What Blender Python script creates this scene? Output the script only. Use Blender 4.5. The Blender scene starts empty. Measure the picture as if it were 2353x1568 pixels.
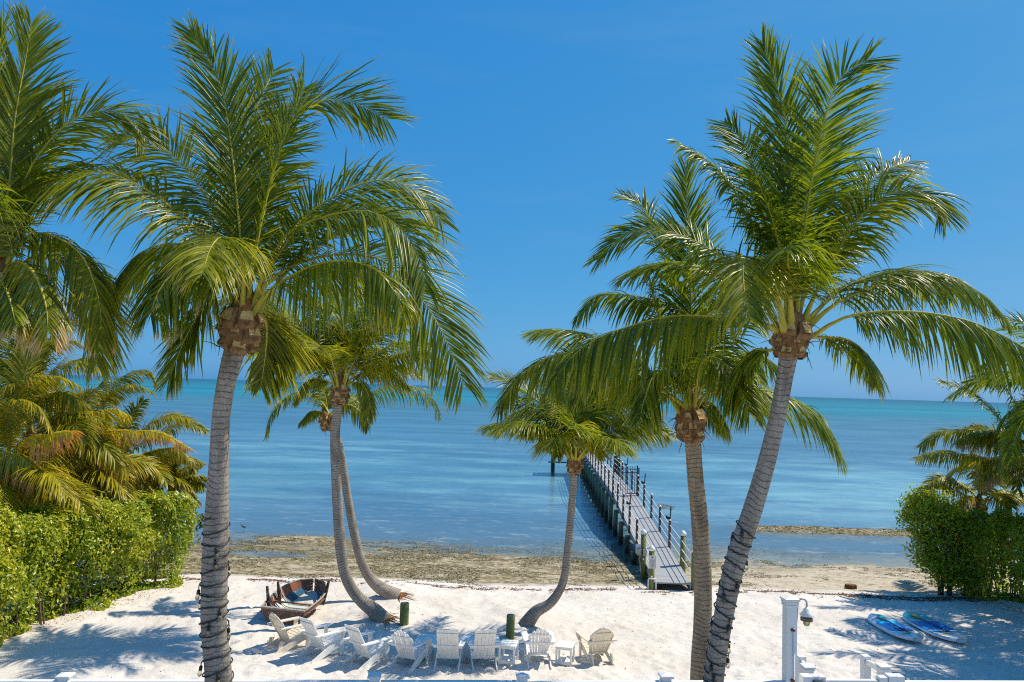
import bpy, math, random
import numpy as np
from mathutils import Vector, Matrix

random.seed(7)
SC = bpy.context.scene
COL = SC.collection

# ------------------------------------------------------------------ camera
FPX, CX, CY = 1804.0, 1176.5, 784.0           # focal length and centre, in units of a 2353 px wide picture
PITCH, ROLL = math.radians(3.43), math.radians(1.71)
CAM = np.array([0.0, 0.0, 6.4])
_R0 = np.array([1.0, 0, 0]); _F = np.array([0, math.cos(PITCH), math.sin(PITCH)])
_U0 = np.array([0, -math.sin(PITCH), math.cos(PITCH)])
_R = math.cos(ROLL) * _R0 + math.sin(ROLL) * _U0
_U = math.cos(ROLL) * _U0 - math.sin(ROLL) * _R0
cd = bpy.data.cameras.new('camera'); cam = bpy.data.objects.new('camera', cd); COL.objects.link(cam)
cd.sensor_width = 36.0; cd.lens = 36.0 * FPX / 2353.0; cd.clip_start = 0.1; cd.clip_end = 200000.0
cam.matrix_world = Matrix(((_R[0], _U[0], -_F[0], CAM[0]), (_R[1], _U[1], -_F[1], CAM[1]),
                           (_R[2], _U[2], -_F[2], CAM[2]), (0, 0, 0, 1)))
SC.camera = cam

# ------------------------------------------------------------------ sun and sky
SUN_AZ, SUN_EL = math.radians(68), math.radians(54)      # azimuth from +y (seaward) towards +x (right)
SDIR = np.array([math.sin(SUN_AZ) * math.cos(SUN_EL), math.cos(SUN_AZ) * math.cos(SUN_EL), math.sin(SUN_EL)])
sd = bpy.data.lights.new('sun', 'SUN'); sun = bpy.data.objects.new('sun', sd); COL.objects.link(sun)
sd.energy = 4.8; sd.angle = math.radians(0.53); sd.color = (1.0, 0.91, 0.75)
sun.rotation_euler = Vector(tuple(SDIR)).to_track_quat('Z', 'Y').to_euler()
W = bpy.data.worlds.new('World'); SC.world = W; W.use_nodes = True
wn, wl = W.node_tree.nodes, W.node_tree.links
sky = wn.new('ShaderNodeTexSky'); sky.sky_type = 'NISHITA'; sky.sun_disc = False
sky.sun_elevation = SUN_EL; sky.sun_rotation = SUN_AZ
sky.altitude = 0; sky.air_density = 0.6; sky.dust_density = 1.0; sky.ozone_density = 1.0
# the air of that day: the sky's own red, green and blue each on a gentle response curve
sep = wn.new('ShaderNodeSeparateColor'); com = wn.new('ShaderNodeCombineColor'); wl.new(sky.outputs[0], sep.inputs[0])
for k, (top, ref, pw) in enumerate(((1.85, 5.45, 1.12), (4.25, 7.03, .45), (6.6, 7.62, .17))):
    q = wn.new('ShaderNodeMath'); q.operation = 'MULTIPLY'; q.inputs[1].default_value = 1 / ref; wl.new(sep.outputs[k], q.inputs[0])
    p_ = wn.new('ShaderNodeMath'); p_.operation = 'POWER'; p_.inputs[1].default_value = pw; wl.new(q.outputs[0], p_.inputs[0])
    m_ = wn.new('ShaderNodeMath'); m_.operation = 'MULTIPLY'; m_.inputs[1].default_value = top; wl.new(p_.outputs[0], m_.inputs[0]); wl.new(m_.outputs[0], com.inputs[k])
bg = wn['Background']; bg.inputs['Strength'].default_value = 0.1
# faint high cloud
tc = wn.new('ShaderNodeTexCoord'); mp_ = wn.new('ShaderNodeMapping'); mp_.inputs['Scale'].default_value = (1.2, 1.2, 9); wl.new(tc.outputs['Generated'], mp_.inputs[0])
nz = wn.new('ShaderNodeTexNoise'); nz.inputs['Scale'].default_value = 2.4; nz.inputs['Detail'].default_value = 6; nz.inputs['Roughness'].default_value = .62; wl.new(mp_.outputs[0], nz.inputs['Vector'])
rp_ = wn.new('ShaderNodeMapRange'); rp_.inputs[1].default_value = .50; rp_.inputs[2].default_value = .80; rp_.inputs[3].default_value = 0.0; rp_.inputs[4].default_value = .07; wl.new(nz.outputs['Fac'], rp_.inputs[0])
mx_ = wn.new('ShaderNodeMix'); mx_.data_type = 'RGBA'; wl.new(rp_.outputs[0], mx_.inputs[0]); wl.new(com.outputs[0], mx_.inputs[6]); mx_.inputs[7].default_value = (3.6, 4.6, 5.8, 1)
wl.new(mx_.outputs[2], bg.inputs['Color'])
SC.view_settings.view_transform = 'Standard'; SC.view_settings.look = 'None'
SC.view_settings.exposure = 0.2; SC.view_settings.gamma = 1.0
SC.cycles.max_bounces = 8; SC.cycles.transparent_max_bounces = 16; SC.cycles.use_denoising = False; SC.cycles.filter_width = 1.1
SC.cycles.caustics_reflective = False; SC.cycles.caustics_refractive = False

# ------------------------------------------------------------------ placing helpers
def ray(x, y):
    return _F + (x - CX) / FPX * _R - (y - CY) / FPX * _U
def P(x, y, d):                     # point of the place seen at (x, y) at distance d
    return CAM + d * ray(x, y)
def G(x, y, z=0.0):                 # point of the ground level z seen at (x, y)
    r = ray(x, y); t = (z - CAM[2]) / r[2]
    return CAM + t * r
def unit(v):
    return v / (np.linalg.norm(v, axis=-1, keepdims=True) + 1e-12)

def _hash(ix, iy, seed):
    n = (ix.astype(np.int64) * 374761393 + iy.astype(np.int64) * 668265263 + seed * 1442695041) & 0x7fffffff
    n = ((n ^ (n >> 13)) * 1274126177) & 0x7fffffff
    return ((n ^ (n >> 16)) & 0xffff) / 65535.0
def vnoise(x, y, seed=0):           # value noise, -1..1
    x = np.asarray(x, float); y = np.asarray(y, float)
    ix, iy = np.floor(x), np.floor(y); fx, fy = x - ix, y - iy
    fx = fx * fx * (3 - 2 * fx); fy = fy * fy * (3 - 2 * fy)
    a = _hash(ix, iy, seed); b = _hash(ix + 1, iy, seed); c = _hash(ix, iy + 1, seed); d = _hash(ix + 1, iy + 1, seed)
    return 2 * ((a * (1 - fx) + b * fx) * (1 - fy) + (c * (1 - fx) + d * fx) * fy) - 1
def sstep(a, b, x):
    t = np.clip((x - a) / (b - a), 0, 1); return t * t * (3 - 2 * t)

# ------------------------------------------------------------------ object helpers
def link(o, parent=None):
    COL.objects.link(o)
    if parent is not None: o.parent = parent
    return o
def empty(name, loc=(0, 0, 0), rz=0.0):
    o = bpy.data.objects.new(name, None); o.empty_display_size = 0.2
    o.location = tuple(loc); o.rotation_euler = (0, 0, rz); return link(o)
def tag(o, label, cat, group=None, kind=None):
    if label: o['label'] = label
    if cat: o['category'] = cat
    if group: o['group'] = group
    if kind: o['kind'] = kind
    return o
def fastmesh(name, V, Fq, mats=(), col=None, smooth=False, mi=None):
    """V (n,3), Fq (m,k) index array of one polygon size (or list of arrays)."""
    me = bpy.data.meshes.new(name)
    arrs = Fq if isinstance(Fq, list) else [Fq]
    arrs = [np.asarray(a, dtype=np.int32) for a in arrs if len(a)]
    loops = np.concatenate([a.ravel() for a in arrs]); sizes = np.concatenate([np.full(len(a), a.shape[1], np.int32) for a in arrs])
    starts = np.concatenate([[0], np.cumsum(sizes)[:-1]]).astype(np.int32)
    me.vertices.add(len(V)); me.vertices.foreach_set('co', np.asarray(V, np.float32).ravel())
    me.loops.add(len(loops)); me.loops.foreach_set('vertex_index', loops.astype(np.int32))
    me.polygons.add(len(sizes)); me.polygons.foreach_set('loop_start', starts)
    if mi is not None: me.polygons.foreach_set('material_index', np.asarray(mi, np.int32))
    if smooth: me.polygons.foreach_set('use_smooth', np.ones(len(sizes), bool))
    for m in mats: me.materials.append(m)
    if col is not None:
        at = me.attributes.new('leaf', 'FLOAT_COLOR', 'POINT'); at.data.foreach_set('color', np.asarray(col, np.float32).ravel())
    me.update(calc_edges=True); me.validate()
    return me

def rotm(rx=0, ry=0, rz=0):
    return np.array(Matrix.Rotation(rz, 3, 'Z') @ Matrix.Rotation(ry, 3, 'Y') @ Matrix.Rotation(rx, 3, 'X'))

class MB:
    """collects boxes, plates, tubes and lathes into one mesh"""
    def __init__(s): s.v = []; s.f = []; s.m = []; s.sm = []
    def add(s, V, F, mi=0, smooth=False):
        o = len(s.v); s.v.extend([tuple(float(c) for c in p) for p in V])
        for f in F: s.f.append([o + i for i in f]); s.m.append(mi); s.sm.append(smooth)
        return s
    def box(s, c, size, rot=None, mi=0, bev=0.0):
        hx, hy, hz = size[0] / 2, size[1] / 2, size[2] / 2
        if bev > 0:
            b = min(bev, hx * .9, hy * .9, hz * .9); V = []
            for z, k in ((-hz, b), (-hz + b, 0), (hz - b, 0), (hz, b)):
                x, y = hx - k, hy - k
                V += [(-x, -y, z), (x, -y, z), (x, y, z), (-x, y, z)]
            F = [(3, 2, 1, 0), (12, 13, 14, 15)]
            for r in range(3):
                for i in range(4):
                    j = (i + 1) % 4; F.append((r * 4 + i, r * 4 + j, r * 4 + 4 + j, r * 4 + 4 + i))
        else:
            V = [(x, y, z) for z in (-hz, hz) for x, y in ((-hx, -hy), (hx, -hy), (hx, hy), (-hx, hy))]
            F = [(3, 2, 1, 0), (4, 5, 6, 7), (0, 1, 5, 4), (1, 2, 6, 5), (2, 3, 7, 6), (3, 0, 4, 7)]
        V = np.array(V)
        if rot is not None: V = V @ np.asarray(rot).T
        return s.add(V + np.asarray(c, float), F, mi)
    def beam(s, a, b, w, h, up=(0, 0, 1), mi=0, bev=0.0):       # bar from a to b, w across, h along up
        a = np.asarray(a, float); b = np.asarray(b, float); d = b - a; L = np.linalg.norm(d); y = d / L
        up = np.asarray(up, float); x = unit(np.cross(y, up)); z = np.cross(x, y)
        return s.box((a + b) / 2, (w, L, h), np.array([x, y, z]).T, mi, bev)
    def plate(s, poly, O, A, B, th, mi=0):                       # polygon in plane O,A,B extruded by th along A x B
        O = np.asarray(O, float); A = np.asarray(A, float); B = np.asarray(B, float); Nn = unit(np.cross(A, B))
        n = len(poly); V = [O + A * x + B * y - Nn * th / 2 for x, y in poly] + [O + A * x + B * y + Nn * th / 2 for x, y in poly]
        F = [tuple(range(n - 1, -1, -1)), tuple(range(n, 2 * n))] + [(i, (i + 1) % n, n + (i + 1) % n, n + i) for i in range(n)]
        return s.add(V, F, mi)
    def tube(s, pts, rad, n=8, mi=0, cap=True, smooth=True, flat=1.0):
        pts = np.asarray(pts, float); k = len(pts); rad = np.full(k, rad) if np.isscalar(rad) else np.asarray(rad, float)
        T = unit(np.gradient(pts, axis=0)); ref = np.array([0, 0, 1.0]) if abs(T[0][2]) < .9 else np.array([1.0, 0, 0])
        X = unit(np.cross(T[0], ref)); V = []
        for i in range(k):
            X = unit(X - T[i] * np.dot(X, T[i])); Y = np.cross(T[i], X)
            for j in range(n):
                a = 2 * math.pi * j / n; V.append(pts[i] + rad[i] * (math.cos(a) * X + flat * math.sin(a) * Y))
        F = [(i * n + j, i * n + (j + 1) % n, (i + 1) * n + (j + 1) % n, (i + 1) * n + j) for i in range(k - 1) for j in range(n)]
        s.add(V, F, mi, smooth)
        if cap:
            o = len(s.v) - len(V)
            s.f += [[o + j for j in range(n - 1, -1, -1)], [o + (k - 1) * n + j for j in range(n)]]; s.m += [mi, mi]; s.sm += [False, False]
        return s
    def lathe(s, prof, c=(0, 0, 0), n=16, mi=0, smooth=True):    # prof: (r, z) from bottom to top
        c = np.asarray(c, float)
        V = [c + np.array([r * math.cos(2 * math.pi * j / n), r * math.sin(2 * math.pi * j / n), z]) for r, z in prof for j in range(n)]
        k = len(prof)
        F = [(i * n + j, i * n + (j + 1) % n, (i + 1) * n + (j + 1) % n, (i + 1) * n + j) for i in range(k - 1) for j in range(n)]
        s.add(V, F, mi, smooth); o = len(s.v) - len(V)
        s.f += [[o + j for j in range(n - 1, -1, -1)], [o + (k - 1) * n + j for j in range(n)]]; s.m += [mi, mi]; s.sm += [False, False]
        return s
    def mesh(s, name, mats):
        me = bpy.data.meshes.new(name); me.from_pydata(s.v, [], s.f)
        for m in (mats if isinstance(mats, (list, tuple)) else [mats]): me.materials.append(m)
        me.polygons.foreach_set('material_index', np.array(s.m, np.int32)); me.polygons.foreach_set('use_smooth', np.array(s.sm, bool))
        me.update(); return me
    def build(s, name, mats, parent=None):
        return link(bpy.data.objects.new(name, s.mesh(name, mats)), parent)
def copy_tree(o, parent=None):
    c = o.copy(); COL.objects.link(c); c.parent = parent
    for ch in list(o.children): copy_tree(ch, c)
    return c

# ------------------------------------------------------------------ materials
class NT:
    def __init__(s, name):
        s.m = bpy.data.materials.new(name); s.m.use_nodes = True
        s.n, s.l = s.m.node_tree.nodes, s.m.node_tree.links
        s.b = s.n['Principled BSDF']; s.out = s.n['Material Output']
    def new(s, typ, ins=None, **props):
        nd = s.n.new(typ)
        for k, v in props.items(): setattr(nd, k, v)
        for k, v in (ins or {}).items():
            if isinstance(v, bpy.types.NodeSocket): s.l.new(v, nd.inputs[k])
            else: nd.inputs[k].default_value = v
        return nd
    def coord(s, kind='Object'): return s.new('ShaderNodeTexCoord').outputs[kind]
    def pos(s): return s.new('ShaderNodeNewGeometry').outputs['Position']
    def mapping(s, vec, scale=(1, 1, 1), rot=(0, 0, 0)):
        return s.new('ShaderNodeMapping', {'Vector': vec, 'Scale': scale, 'Rotation': rot}).outputs[0]
    def noise(s, vec, scale, detail=3, rough=.55, dist=0.0):
        return s.new('ShaderNodeTexNoise', {'Vector': vec, 'Scale': scale, 'Detail': detail, 'Roughness': rough, 'Distortion': dist}).outputs['Fac']
    def ramp(s, fac, stops, interp='LINEAR'):
        r = s.new('ShaderNodeValToRGB', {'Fac': fac}); cr = r.color_ramp; cr.interpolation = interp
        while len(cr.elements) < len(stops): cr.elements.new(0.5)
        for e, (p, c) in zip(cr.elements, stops):
            e.position = p; e.color = (c, c, c, 1) if np.isscalar(c) else (*c, 1)
        return r.outputs['Color']
    def mix(s, fac, a, b, mode='MIX'):
        nd = s.n.new('ShaderNodeMix'); nd.data_type = 'RGBA'; nd.blend_type = mode
        for sock, v in ((nd.inputs[0], fac), (nd.inputs[6], a), (nd.inputs[7], b)):
            if isinstance(v, bpy.types.NodeSocket): s.l.new(v, sock)
            elif np.isscalar(v): sock.default_value = v
            else: sock.default_value = (*v, 1)
        return nd.outputs[2]
    def math(s, op, a, b=0.0, c=0.0):
        nd = s.n.new('ShaderNodeMath'); nd.operation = op
        for i, v in enumerate((a, b, c)):
            if isinstance(v, bpy.types.NodeSocket): s.l.new(v, nd.inputs[i])
            else: nd.inputs[i].default_value = v
        return nd.outputs[0]
    def maprange(s, v, a, b, c=0.0, d=1.0):
        return s.new('ShaderNodeMapRange', {0: v, 1: a, 2: b, 3: c, 4: d}).outputs[0]
    def bump(s, h, strength=.4, dist=.02, normal=None):
        ins = {'Height': h, 'Strength': strength, 'Distance': dist}
        if normal is not None: ins['Normal'] = normal
        return s.new('ShaderNodeBump', ins).outputs[0]
    def set(s, color=None, rough=None, spec=None, metal=None, normal=None, **kw):
        b = s.b
        for key, v in (('Base Color', color), ('Roughness', rough), ('Specular IOR Level', spec), ('Metallic', metal), ('Normal', normal)):
            if v is None: continue
            if isinstance(v, bpy.types.NodeSocket): s.l.new(v, b.inputs[key])
            elif key == 'Base Color': b.inputs[key].default_value = (*v, 1)
            else: b.inputs[key].default_value = v
        for k, v in kw.items(): b.inputs[k].default_value = v
        return s.m
def simple(name, a, b=None, scale=6.0, rough=.5, spec=.4, stretch=(1, 1, 1), bump=.15, metal=0.0, dist=.01):
    t = NT(name); v = t.mapping(t.coord(), stretch); n = t.noise(v, scale, 5, .6)
    b = b or tuple(c * .8 for c in a)
    c = t.ramp(n, [(.3, b), (.65, a)])
    return t.set(c, rough, spec, metal, t.bump(t.noise(v, scale * 4, 4), bump, dist))

M = {}
def leaf_material(name, g1, g2, ytint, brown, trans=.3, rough=.32, spec=.5):
    t = NT(name); at = t.new('ShaderNodeAttribute', attribute_name='leaf'); sep = t.new('ShaderNodeSeparateColor', {'Color': at.outputs['Color']})
    r, tt, yy = sep.outputs[0], sep.outputs[1], sep.outputs[2]; dry = at.outputs['Alpha']
    base = t.mix(r, g1, g2)
    yf = t.math('MULTIPLY', yy, t.maprange(r, 0, 1, .6, 1.35))
    yf = t.math('MINIMUM', t.math('ADD', yf, t.math('MULTIPLY', t.maprange(r, .8, 1, 0, .5), t.maprange(tt, .3, 1.0, 0, 1))), 1.0)
    base = t.mix(yf, base, ytint)
    lim = t.math('SUBTRACT', t.math('ADD', t.math('MULTIPLY', r, .25), .95), t.math('MULTIPLY', dry, .95))
    df = t.new('ShaderNodeMapRange', {0: t.math('SUBTRACT', tt, lim), 1: -.04, 2: .10, 3: 0.0, 4: 1.0}).outputs[0]
    base = t.mix(df, base, brown)
    t.set(base, rough, spec)
    tr = t.new('ShaderNodeBsdfTranslucent', {'Color': t.mix(.5, base, t.mix(1.0, base, (1.6, 1.5, .5), 'MULTIPLY'))})
    mx = t.new('ShaderNodeMixShader', {0: trans, 1: t.b.outputs[0], 2: tr.outputs[0]})
    t.l.new(mx.outputs[0], t.out.inputs['Surface'])
    return t.m
M['palm'] = leaf_material('palm_leaf', (.034, .095, .006), (.24, .315, .010), (.62, .50, .02), (.55, .40, .21), trans=.50, rough=.33, spec=.38)
M['palm_yellow'] = leaf_material('palm_leaf_yellow', (.045, .115, .008), (.20, .25, .012), (.66, .50, .02), (.60, .30, .08), trans=.40, spec=.35)
M['hedge'] = leaf_material('hedge_leaf', (.08, .20, .006), (.25, .37, .010), (.62, .55, .02), (.30, .16, .05), trans=.36, rough=.38)
M['hedge2'] = leaf_material('hedge_leaf_deep', (.12, .26, .010), (.29, .42, .016), (.60, .48, .02), (.30, .13, .04), trans=.45, rough=.35)
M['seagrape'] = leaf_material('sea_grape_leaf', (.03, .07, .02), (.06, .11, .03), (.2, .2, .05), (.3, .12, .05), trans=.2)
def _rachis():
    t = NT('rachis'); c = t.ramp(t.noise(t.mapping(t.coord(), (1, 1, .4)), 5, 4), [(.35, (.34, .31, .04)), (.6, (.50, .42, .06)), (.8, (.32, .25, .06))])
    return t.set(c, .5, .15)
M['rachis'] = _rachis()
M['petiole'] = simple('petiole', (.30, .33, .06), (.22, .20, .07), 7, .4)
def _trunk(name, light, mid, dark, ring=15.0):
    t = NT(name); uv = t.coord('UV'); v = t.mapping(uv, (1, 1, 1))
    wob = t.noise(t.mapping(uv, (2.4, 1.6, 1)), 1.0, 5, .55)
    sx = t.new('ShaderNodeSeparateXYZ', {0: uv})
    ph = t.math('ADD', t.math('MULTIPLY', sx.outputs[1], ring), t.math('MULTIPLY', wob, 2.8))
    saw = t.math('FRACT', ph)
    crack = t.noise(t.mapping(uv, (40, 2.5, 1)), 1.0, 4, .65)
    big = t.noise(t.mapping(uv, (3, 1.2, 1)), 1.0, 5, .6)
    c = t.ramp(big, [(.3, mid), (.55, light), (.75, mid)])
    irr = t.ramp(t.noise(t.mapping(uv, (2.5, 7, 1)), 1.0, 4, .65), [(.35, .3), (.6, 1.0)])
    c = t.mix(t.math('MULTIPLY', t.ramp(saw, [(0, 1.0), (.10, .7), (.24, 0.0), (1, 0.05)]), irr), c, dark)
    c = t.mix(t.math('MULTIPLY', t.ramp(crack, [(.30, 1.0), (.42, 0.0)]), .35), c, dark)
    fine = t.noise(t.mapping(uv, (25, 60, 1)), 1.0, 3, .6)
    c = t.mix(.6, c, t.mix(1.0, c, t.ramp(fine, [(.3, .4), (.7, 1.35)]), 'MULTIPLY'))
    st = t.noise(t.mapping(uv, (2.2, .9, 1)), 1.3, 6, .7)
    c = t.mix(t.ramp(st, [(.52, 0.0), (.66, .6)]), c, tuple(v * .35 for v in mid))
    h = t.math('ADD', t.math('MULTIPLY', saw, .6), t.math('MULTIPLY', crack, .5))
    return t.set(c, .9, .15, None, t.bump(h, .7, .02))
M['trunk'] = _trunk('palm_trunk', (.41, .36, .305), (.22, .185, .15), (.030, .023, .018))
M['trunk_rough'] = _trunk('palm_trunk_rough', (.44, .33, .22), (.21, .145, .095), (.026, .017, .011), 17)
M['boot'] = simple('leaf_boot', (.32, .19, .085), (.12, .06, .028), 14, .85, .2, (1, 1, .5), .8, dist=.02)
M['bootcut'] = simple('leaf_boot_cut', (.80, .58, .25), (.52, .29, .09), 18, .8, .2, bump=.5)
M['fibre'] = simple('palm_fibre', (.34, .18, .07), (.13, .06, .025), 25, .9, .1, (1, 1, .3), .6)
M['white'] = simple('white_vinyl', (.80, .80, .79), (.74, .74, .73), 3, .35, .5, bump=.05)
M['whitepaint'] = simple('white_painted_wood', (.88, .88, .86), (.76, .74, .69), 5, .55, .3, (4, 4, .6), .2)
M['cream'] = simple('cream_plastic', (.80, .72, .58), (.74, .65, .50), 4, .38, .5, bump=.04)
M['black'] = simple('black_plastic', (.015, .015, .017), (.03, .03, .03), 20, .45, .4, bump=.05)
M['blackmetal'] = simple('black_painted_metal', (.02, .02, .022), (.035, .03, .028), 15, .4, .5, bump=.05)
M['pile'] = simple('treated_pile', (.25, .28, .09), (.15, .14, .05), 3.5, .85, .2, (3.5, 3.5, .35), .5, dist=.015)
def _pilewet():
    t = NT('wet_pile'); p = t.pos(); z = t.new('ShaderNodeSeparateXYZ', {0: p}).outputs[2]
    v = t.mapping(p, (4, 4, 1)); n = t.noise(v, 1.6, 5, .6)
    dryc = t.ramp(n, [(.3, (.10, .13, .06)), (.5, (.20, .24, .13)), (.75, (.13, .10, .055))])
    wet = t.ramp(n, [(.35, (.018, .022, .016)), (.7, (.06, .065, .04))])
    f = t.maprange(t.math('ADD', z, t.math('MULTIPLY', n, .5)), .05, .65)
    return t.set(t.mix(f, wet, dryc), .8, .3, None, t.bump(n, .5, .02))
M['pilewet'] = _pilewet()
M['brownpost'] = simple('brown_post', (.20, .12, .075), (.12, .07, .045), 4, .75, .2, (5, 5, .5), .3)
def _deck():
    t = NT('grey_deck_boards'); p = t.coord('Object'); sx = t.new('ShaderNodeSeparateXYZ', {0: p})
    ph = t.math('MULTIPLY', sx.outputs[1], 1 / .14); fr = t.math('FRACT', ph)
    gap = t.ramp(fr, [(0, 1.0), (.05, 1.0), (.09, 0.0), (1, 0.0)])
    wn_ = t.new('ShaderNodeTexWhiteNoise', {1: t.math('FLOOR', ph)}, noise_dimensions='1D').outputs[0]
    c = t.mix(wn_, (.30, .305, .31), (.36, .365, .37))
    n = t.noise(t.mapping(p, (1.5, 8, 1)), 3, 4)
    c = t.mix(t.ramp(n, [(.4, 0.0), (.8, .35)]), c, (.44, .42, .39)); c = t.mix(t.math('MULTIPLY', gap, .55), c, (.10, .10, .10))
    return t.set(c, .6, .3, None, t.bump(gap, -.6, .006))
M['deck'] = _deck()
M['beam'] = simple('weathered_beam', (.28, .25, .21), (.15, .12, .09), 3, .8, .2, (4, .6, 4), .4)
M['greybeam'] = simple('grey_fascia', (.30, .33, .36), (.24, .26, .29), 4, .7, .3, (.5, 3, 3), .2)
M['cable'] = simple('white_rope', (.75, .74, .70), (.62, .60, .55), 30, .6, .3)
M['steel'] = simple('galvanised_steel', (.42, .43, .44), (.30, .31, .32), 12, .45, .5, metal=.4)
M['rust'] = simple('rusty_bracket', (.26, .11, .05), (.12, .05, .03), 18, .9, .1)
M['signwhite'] = simple('sign_face', (.72, .72, .66), (.66, .66, .60), 6, .5, .4, bump=.02)
M['signgrey'] = simple('sign_print', (.10, .10, .10), None, 6, .6, bump=.01)
M['signred'] = simple('sign_red', (.55, .04, .05), None, 6, .5, bump=.01)
M['concrete'] = simple('patio_concrete', (.46, .44, .40), (.38, .36, .33), 3, .85, .2, bump=.3)
def _glass(name, c):
    t = NT(name); t.set(c, .08, .5); t.b.inputs['Transmission Weight'].default_value = .85; t.b.inputs['IOR'].default_value = 1.2
    return t.m
M['bulb'] = _glass('bulb_glass', (.95, .88, .62)); M['lampglass'] = _glass('amber_glass', (.95, .72, .25))

# ------------------------------------------------------------------ ground and sea
SEA = -0.32
MOUNDS = []                                            # (x, y, height, radius) filled by the palms that stand on a hump
for (dx, dy, hh, rr) in ((878, 1420, .22, 1.0), (912, 1368, .22, 1.0), (1205, 1425, .18, 1.1), (1010, 1418, .10, 2.0)):
    g = G(dx, dy); MOUNDS.append((g[0], g[1], hh, rr))
def gz(x, y):
    x = np.asarray(x, float); y = np.asarray(y, float)
    edge = 25.9 + .35 * vnoise(x * .22, x * 0 + 3.3, 5) + .12 * vnoise(x * .9, x * 0 + 8.1, 6) + .015 * (x - 2)
    sand = .035 * vnoise(x * .35, y * .35, 1) + .022 * vnoise(x * 1.3, y * 1.3, 2) + .022 * vnoise(x * 3.1, y * 3.1, 3) + .012 * vnoise(x * 5.3 + .9 * y, y * 4.0 - 2.0 * x, 4)
    for mx, my, hh, rr in MOUNDS:
        sand = sand + hh * np.exp(-((x - mx) ** 2 + (y - my) ** 2) / (rr * rr)) * (1 + .3 * vnoise(x * 2.3, y * 2.3, 9))
    d = y - edge
    flat = -.10 - .036 * np.clip(d, 0, 8.5) - .038 * np.clip(d - 8.5, 0, 20) - .004 * np.clip(d - 31, 0, 120)
    flat = flat + (.05 * vnoise(x * .22, y * .42, 11) + .028 * vnoise(x * .9, y * 1.7, 12) + .02 * vnoise(x * 2.7, y * 5.0, 13)) * (1 - .5 * sstep(40, 60, y))
    bar = np.exp(-((y - 40.4 - .5 * vnoise(x * .15, x * 0 + 1.2, 14)) / 1.9) ** 2) * sstep(10.3, 12.5, x)
    flat = flat + bar * (.36 + .03 * vnoise(x * .7, y * 1.6, 15))
    flat = flat + .17 * np.exp(-(((x + 8.6) / 2.0) ** 2 + ((y - 34.0) / .9) ** 2))          # weedy tongue
    flat = flat - .15 * np.exp(-(((x + 9.2) / 1.7) ** 2 + ((y - 30.9) / .5) ** 2)) - .18 * np.exp(-(((x + 2.9) / .8) ** 2 + ((y - 27.5) / .22) ** 2))   # pools
    flat = flat - .13 * np.exp(-(((x - 15.6) / 2.2) ** 2 + ((y - 28.0) / .28) ** 2))
    t = sstep(-.25, .55, d)
    return sand * (1 - t) + flat * t
def gz1(x, y): return float(gz(np.array([x]), np.array([y]))[0])

def axis(a, b, step, lo, hi):
    mid = list(np.arange(a, b + 1e-6, step)); s = step; v = b; out = []
    while v < hi: s *= 1.28; v += s; out.append(v)
    s = step; v = a; pre = []
    while v > lo: s *= 1.28; v -= s; pre.append(v)
    return np.array(pre[::-1] + mid + out)
xs = axis(-14, 19, .085, -60000, 60000); ys = axis(11, 44, .08, -300, 60000)
GX, GY = np.meshgrid(xs, ys); GZ = gz(GX, GY)
# footprints: trails of paired prints and scuffs between the chairs, the dock and the stairs
frg = np.random.default_rng(8)
def dent(cx, cy, a, l, w, dp):
    i0, i1 = np.searchsorted(xs, (cx - .5, cx + .5)); j0, j1 = np.searchsorted(ys, (cy - .5, cy + .5))
    if i1 - i0 < 2 or j1 - j0 < 2: return
    X_, Y_ = GX[j0:j1, i0:i1] - cx, GY[j0:j1, i0:i1] - cy; u = (X_ * math.sin(a) + Y_ * math.cos(a)) / l; v = (X_ * math.cos(a) - Y_ * math.sin(a)) / w
    q = u * u + v * v; GZ[j0:j1, i0:i1] += dp * (-np.exp(-q * 1.6) + .55 * np.exp(-(np.sqrt(q) - 1.5) ** 2 * 5))
for tr_ in range(46):
    x_, y_ = frg.uniform(-9, 14), frg.uniform(12.5, 25); a_ = frg.uniform(0, 6.28)
    for k_ in range(int(frg.integers(8, 26))):
        a_ += frg.normal(0, .12); x_ += .58 * math.sin(a_); y_ += .58 * math.cos(a_); sd2 = .11 * (1 if k_ % 2 else -1)
        if 11.5 < y_ < 25.2 and -10 < x_ < 15: dent(x_ + sd2 * math.cos(a_), y_ - sd2 * math.sin(a_), a_ + frg.normal(0, .2), .15, .075, frg.uniform(.03, .055))
for k_ in range(500): dent(frg.uniform(-8, 9), frg.normal(18.2, 1.6), frg.uniform(0, 3), frg.uniform(.1, .22), frg.uniform(.07, .14), frg.uniform(.02, .045))
nx, ny = len(xs), len(ys); idx = np.arange(nx * ny).reshape(ny, nx)
Fg = np.stack([idx[:-1, :-1], idx[:-1, 1:], idx[1:, 1:], idx[1:, :-1]], -1).reshape(-1, 4)

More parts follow.
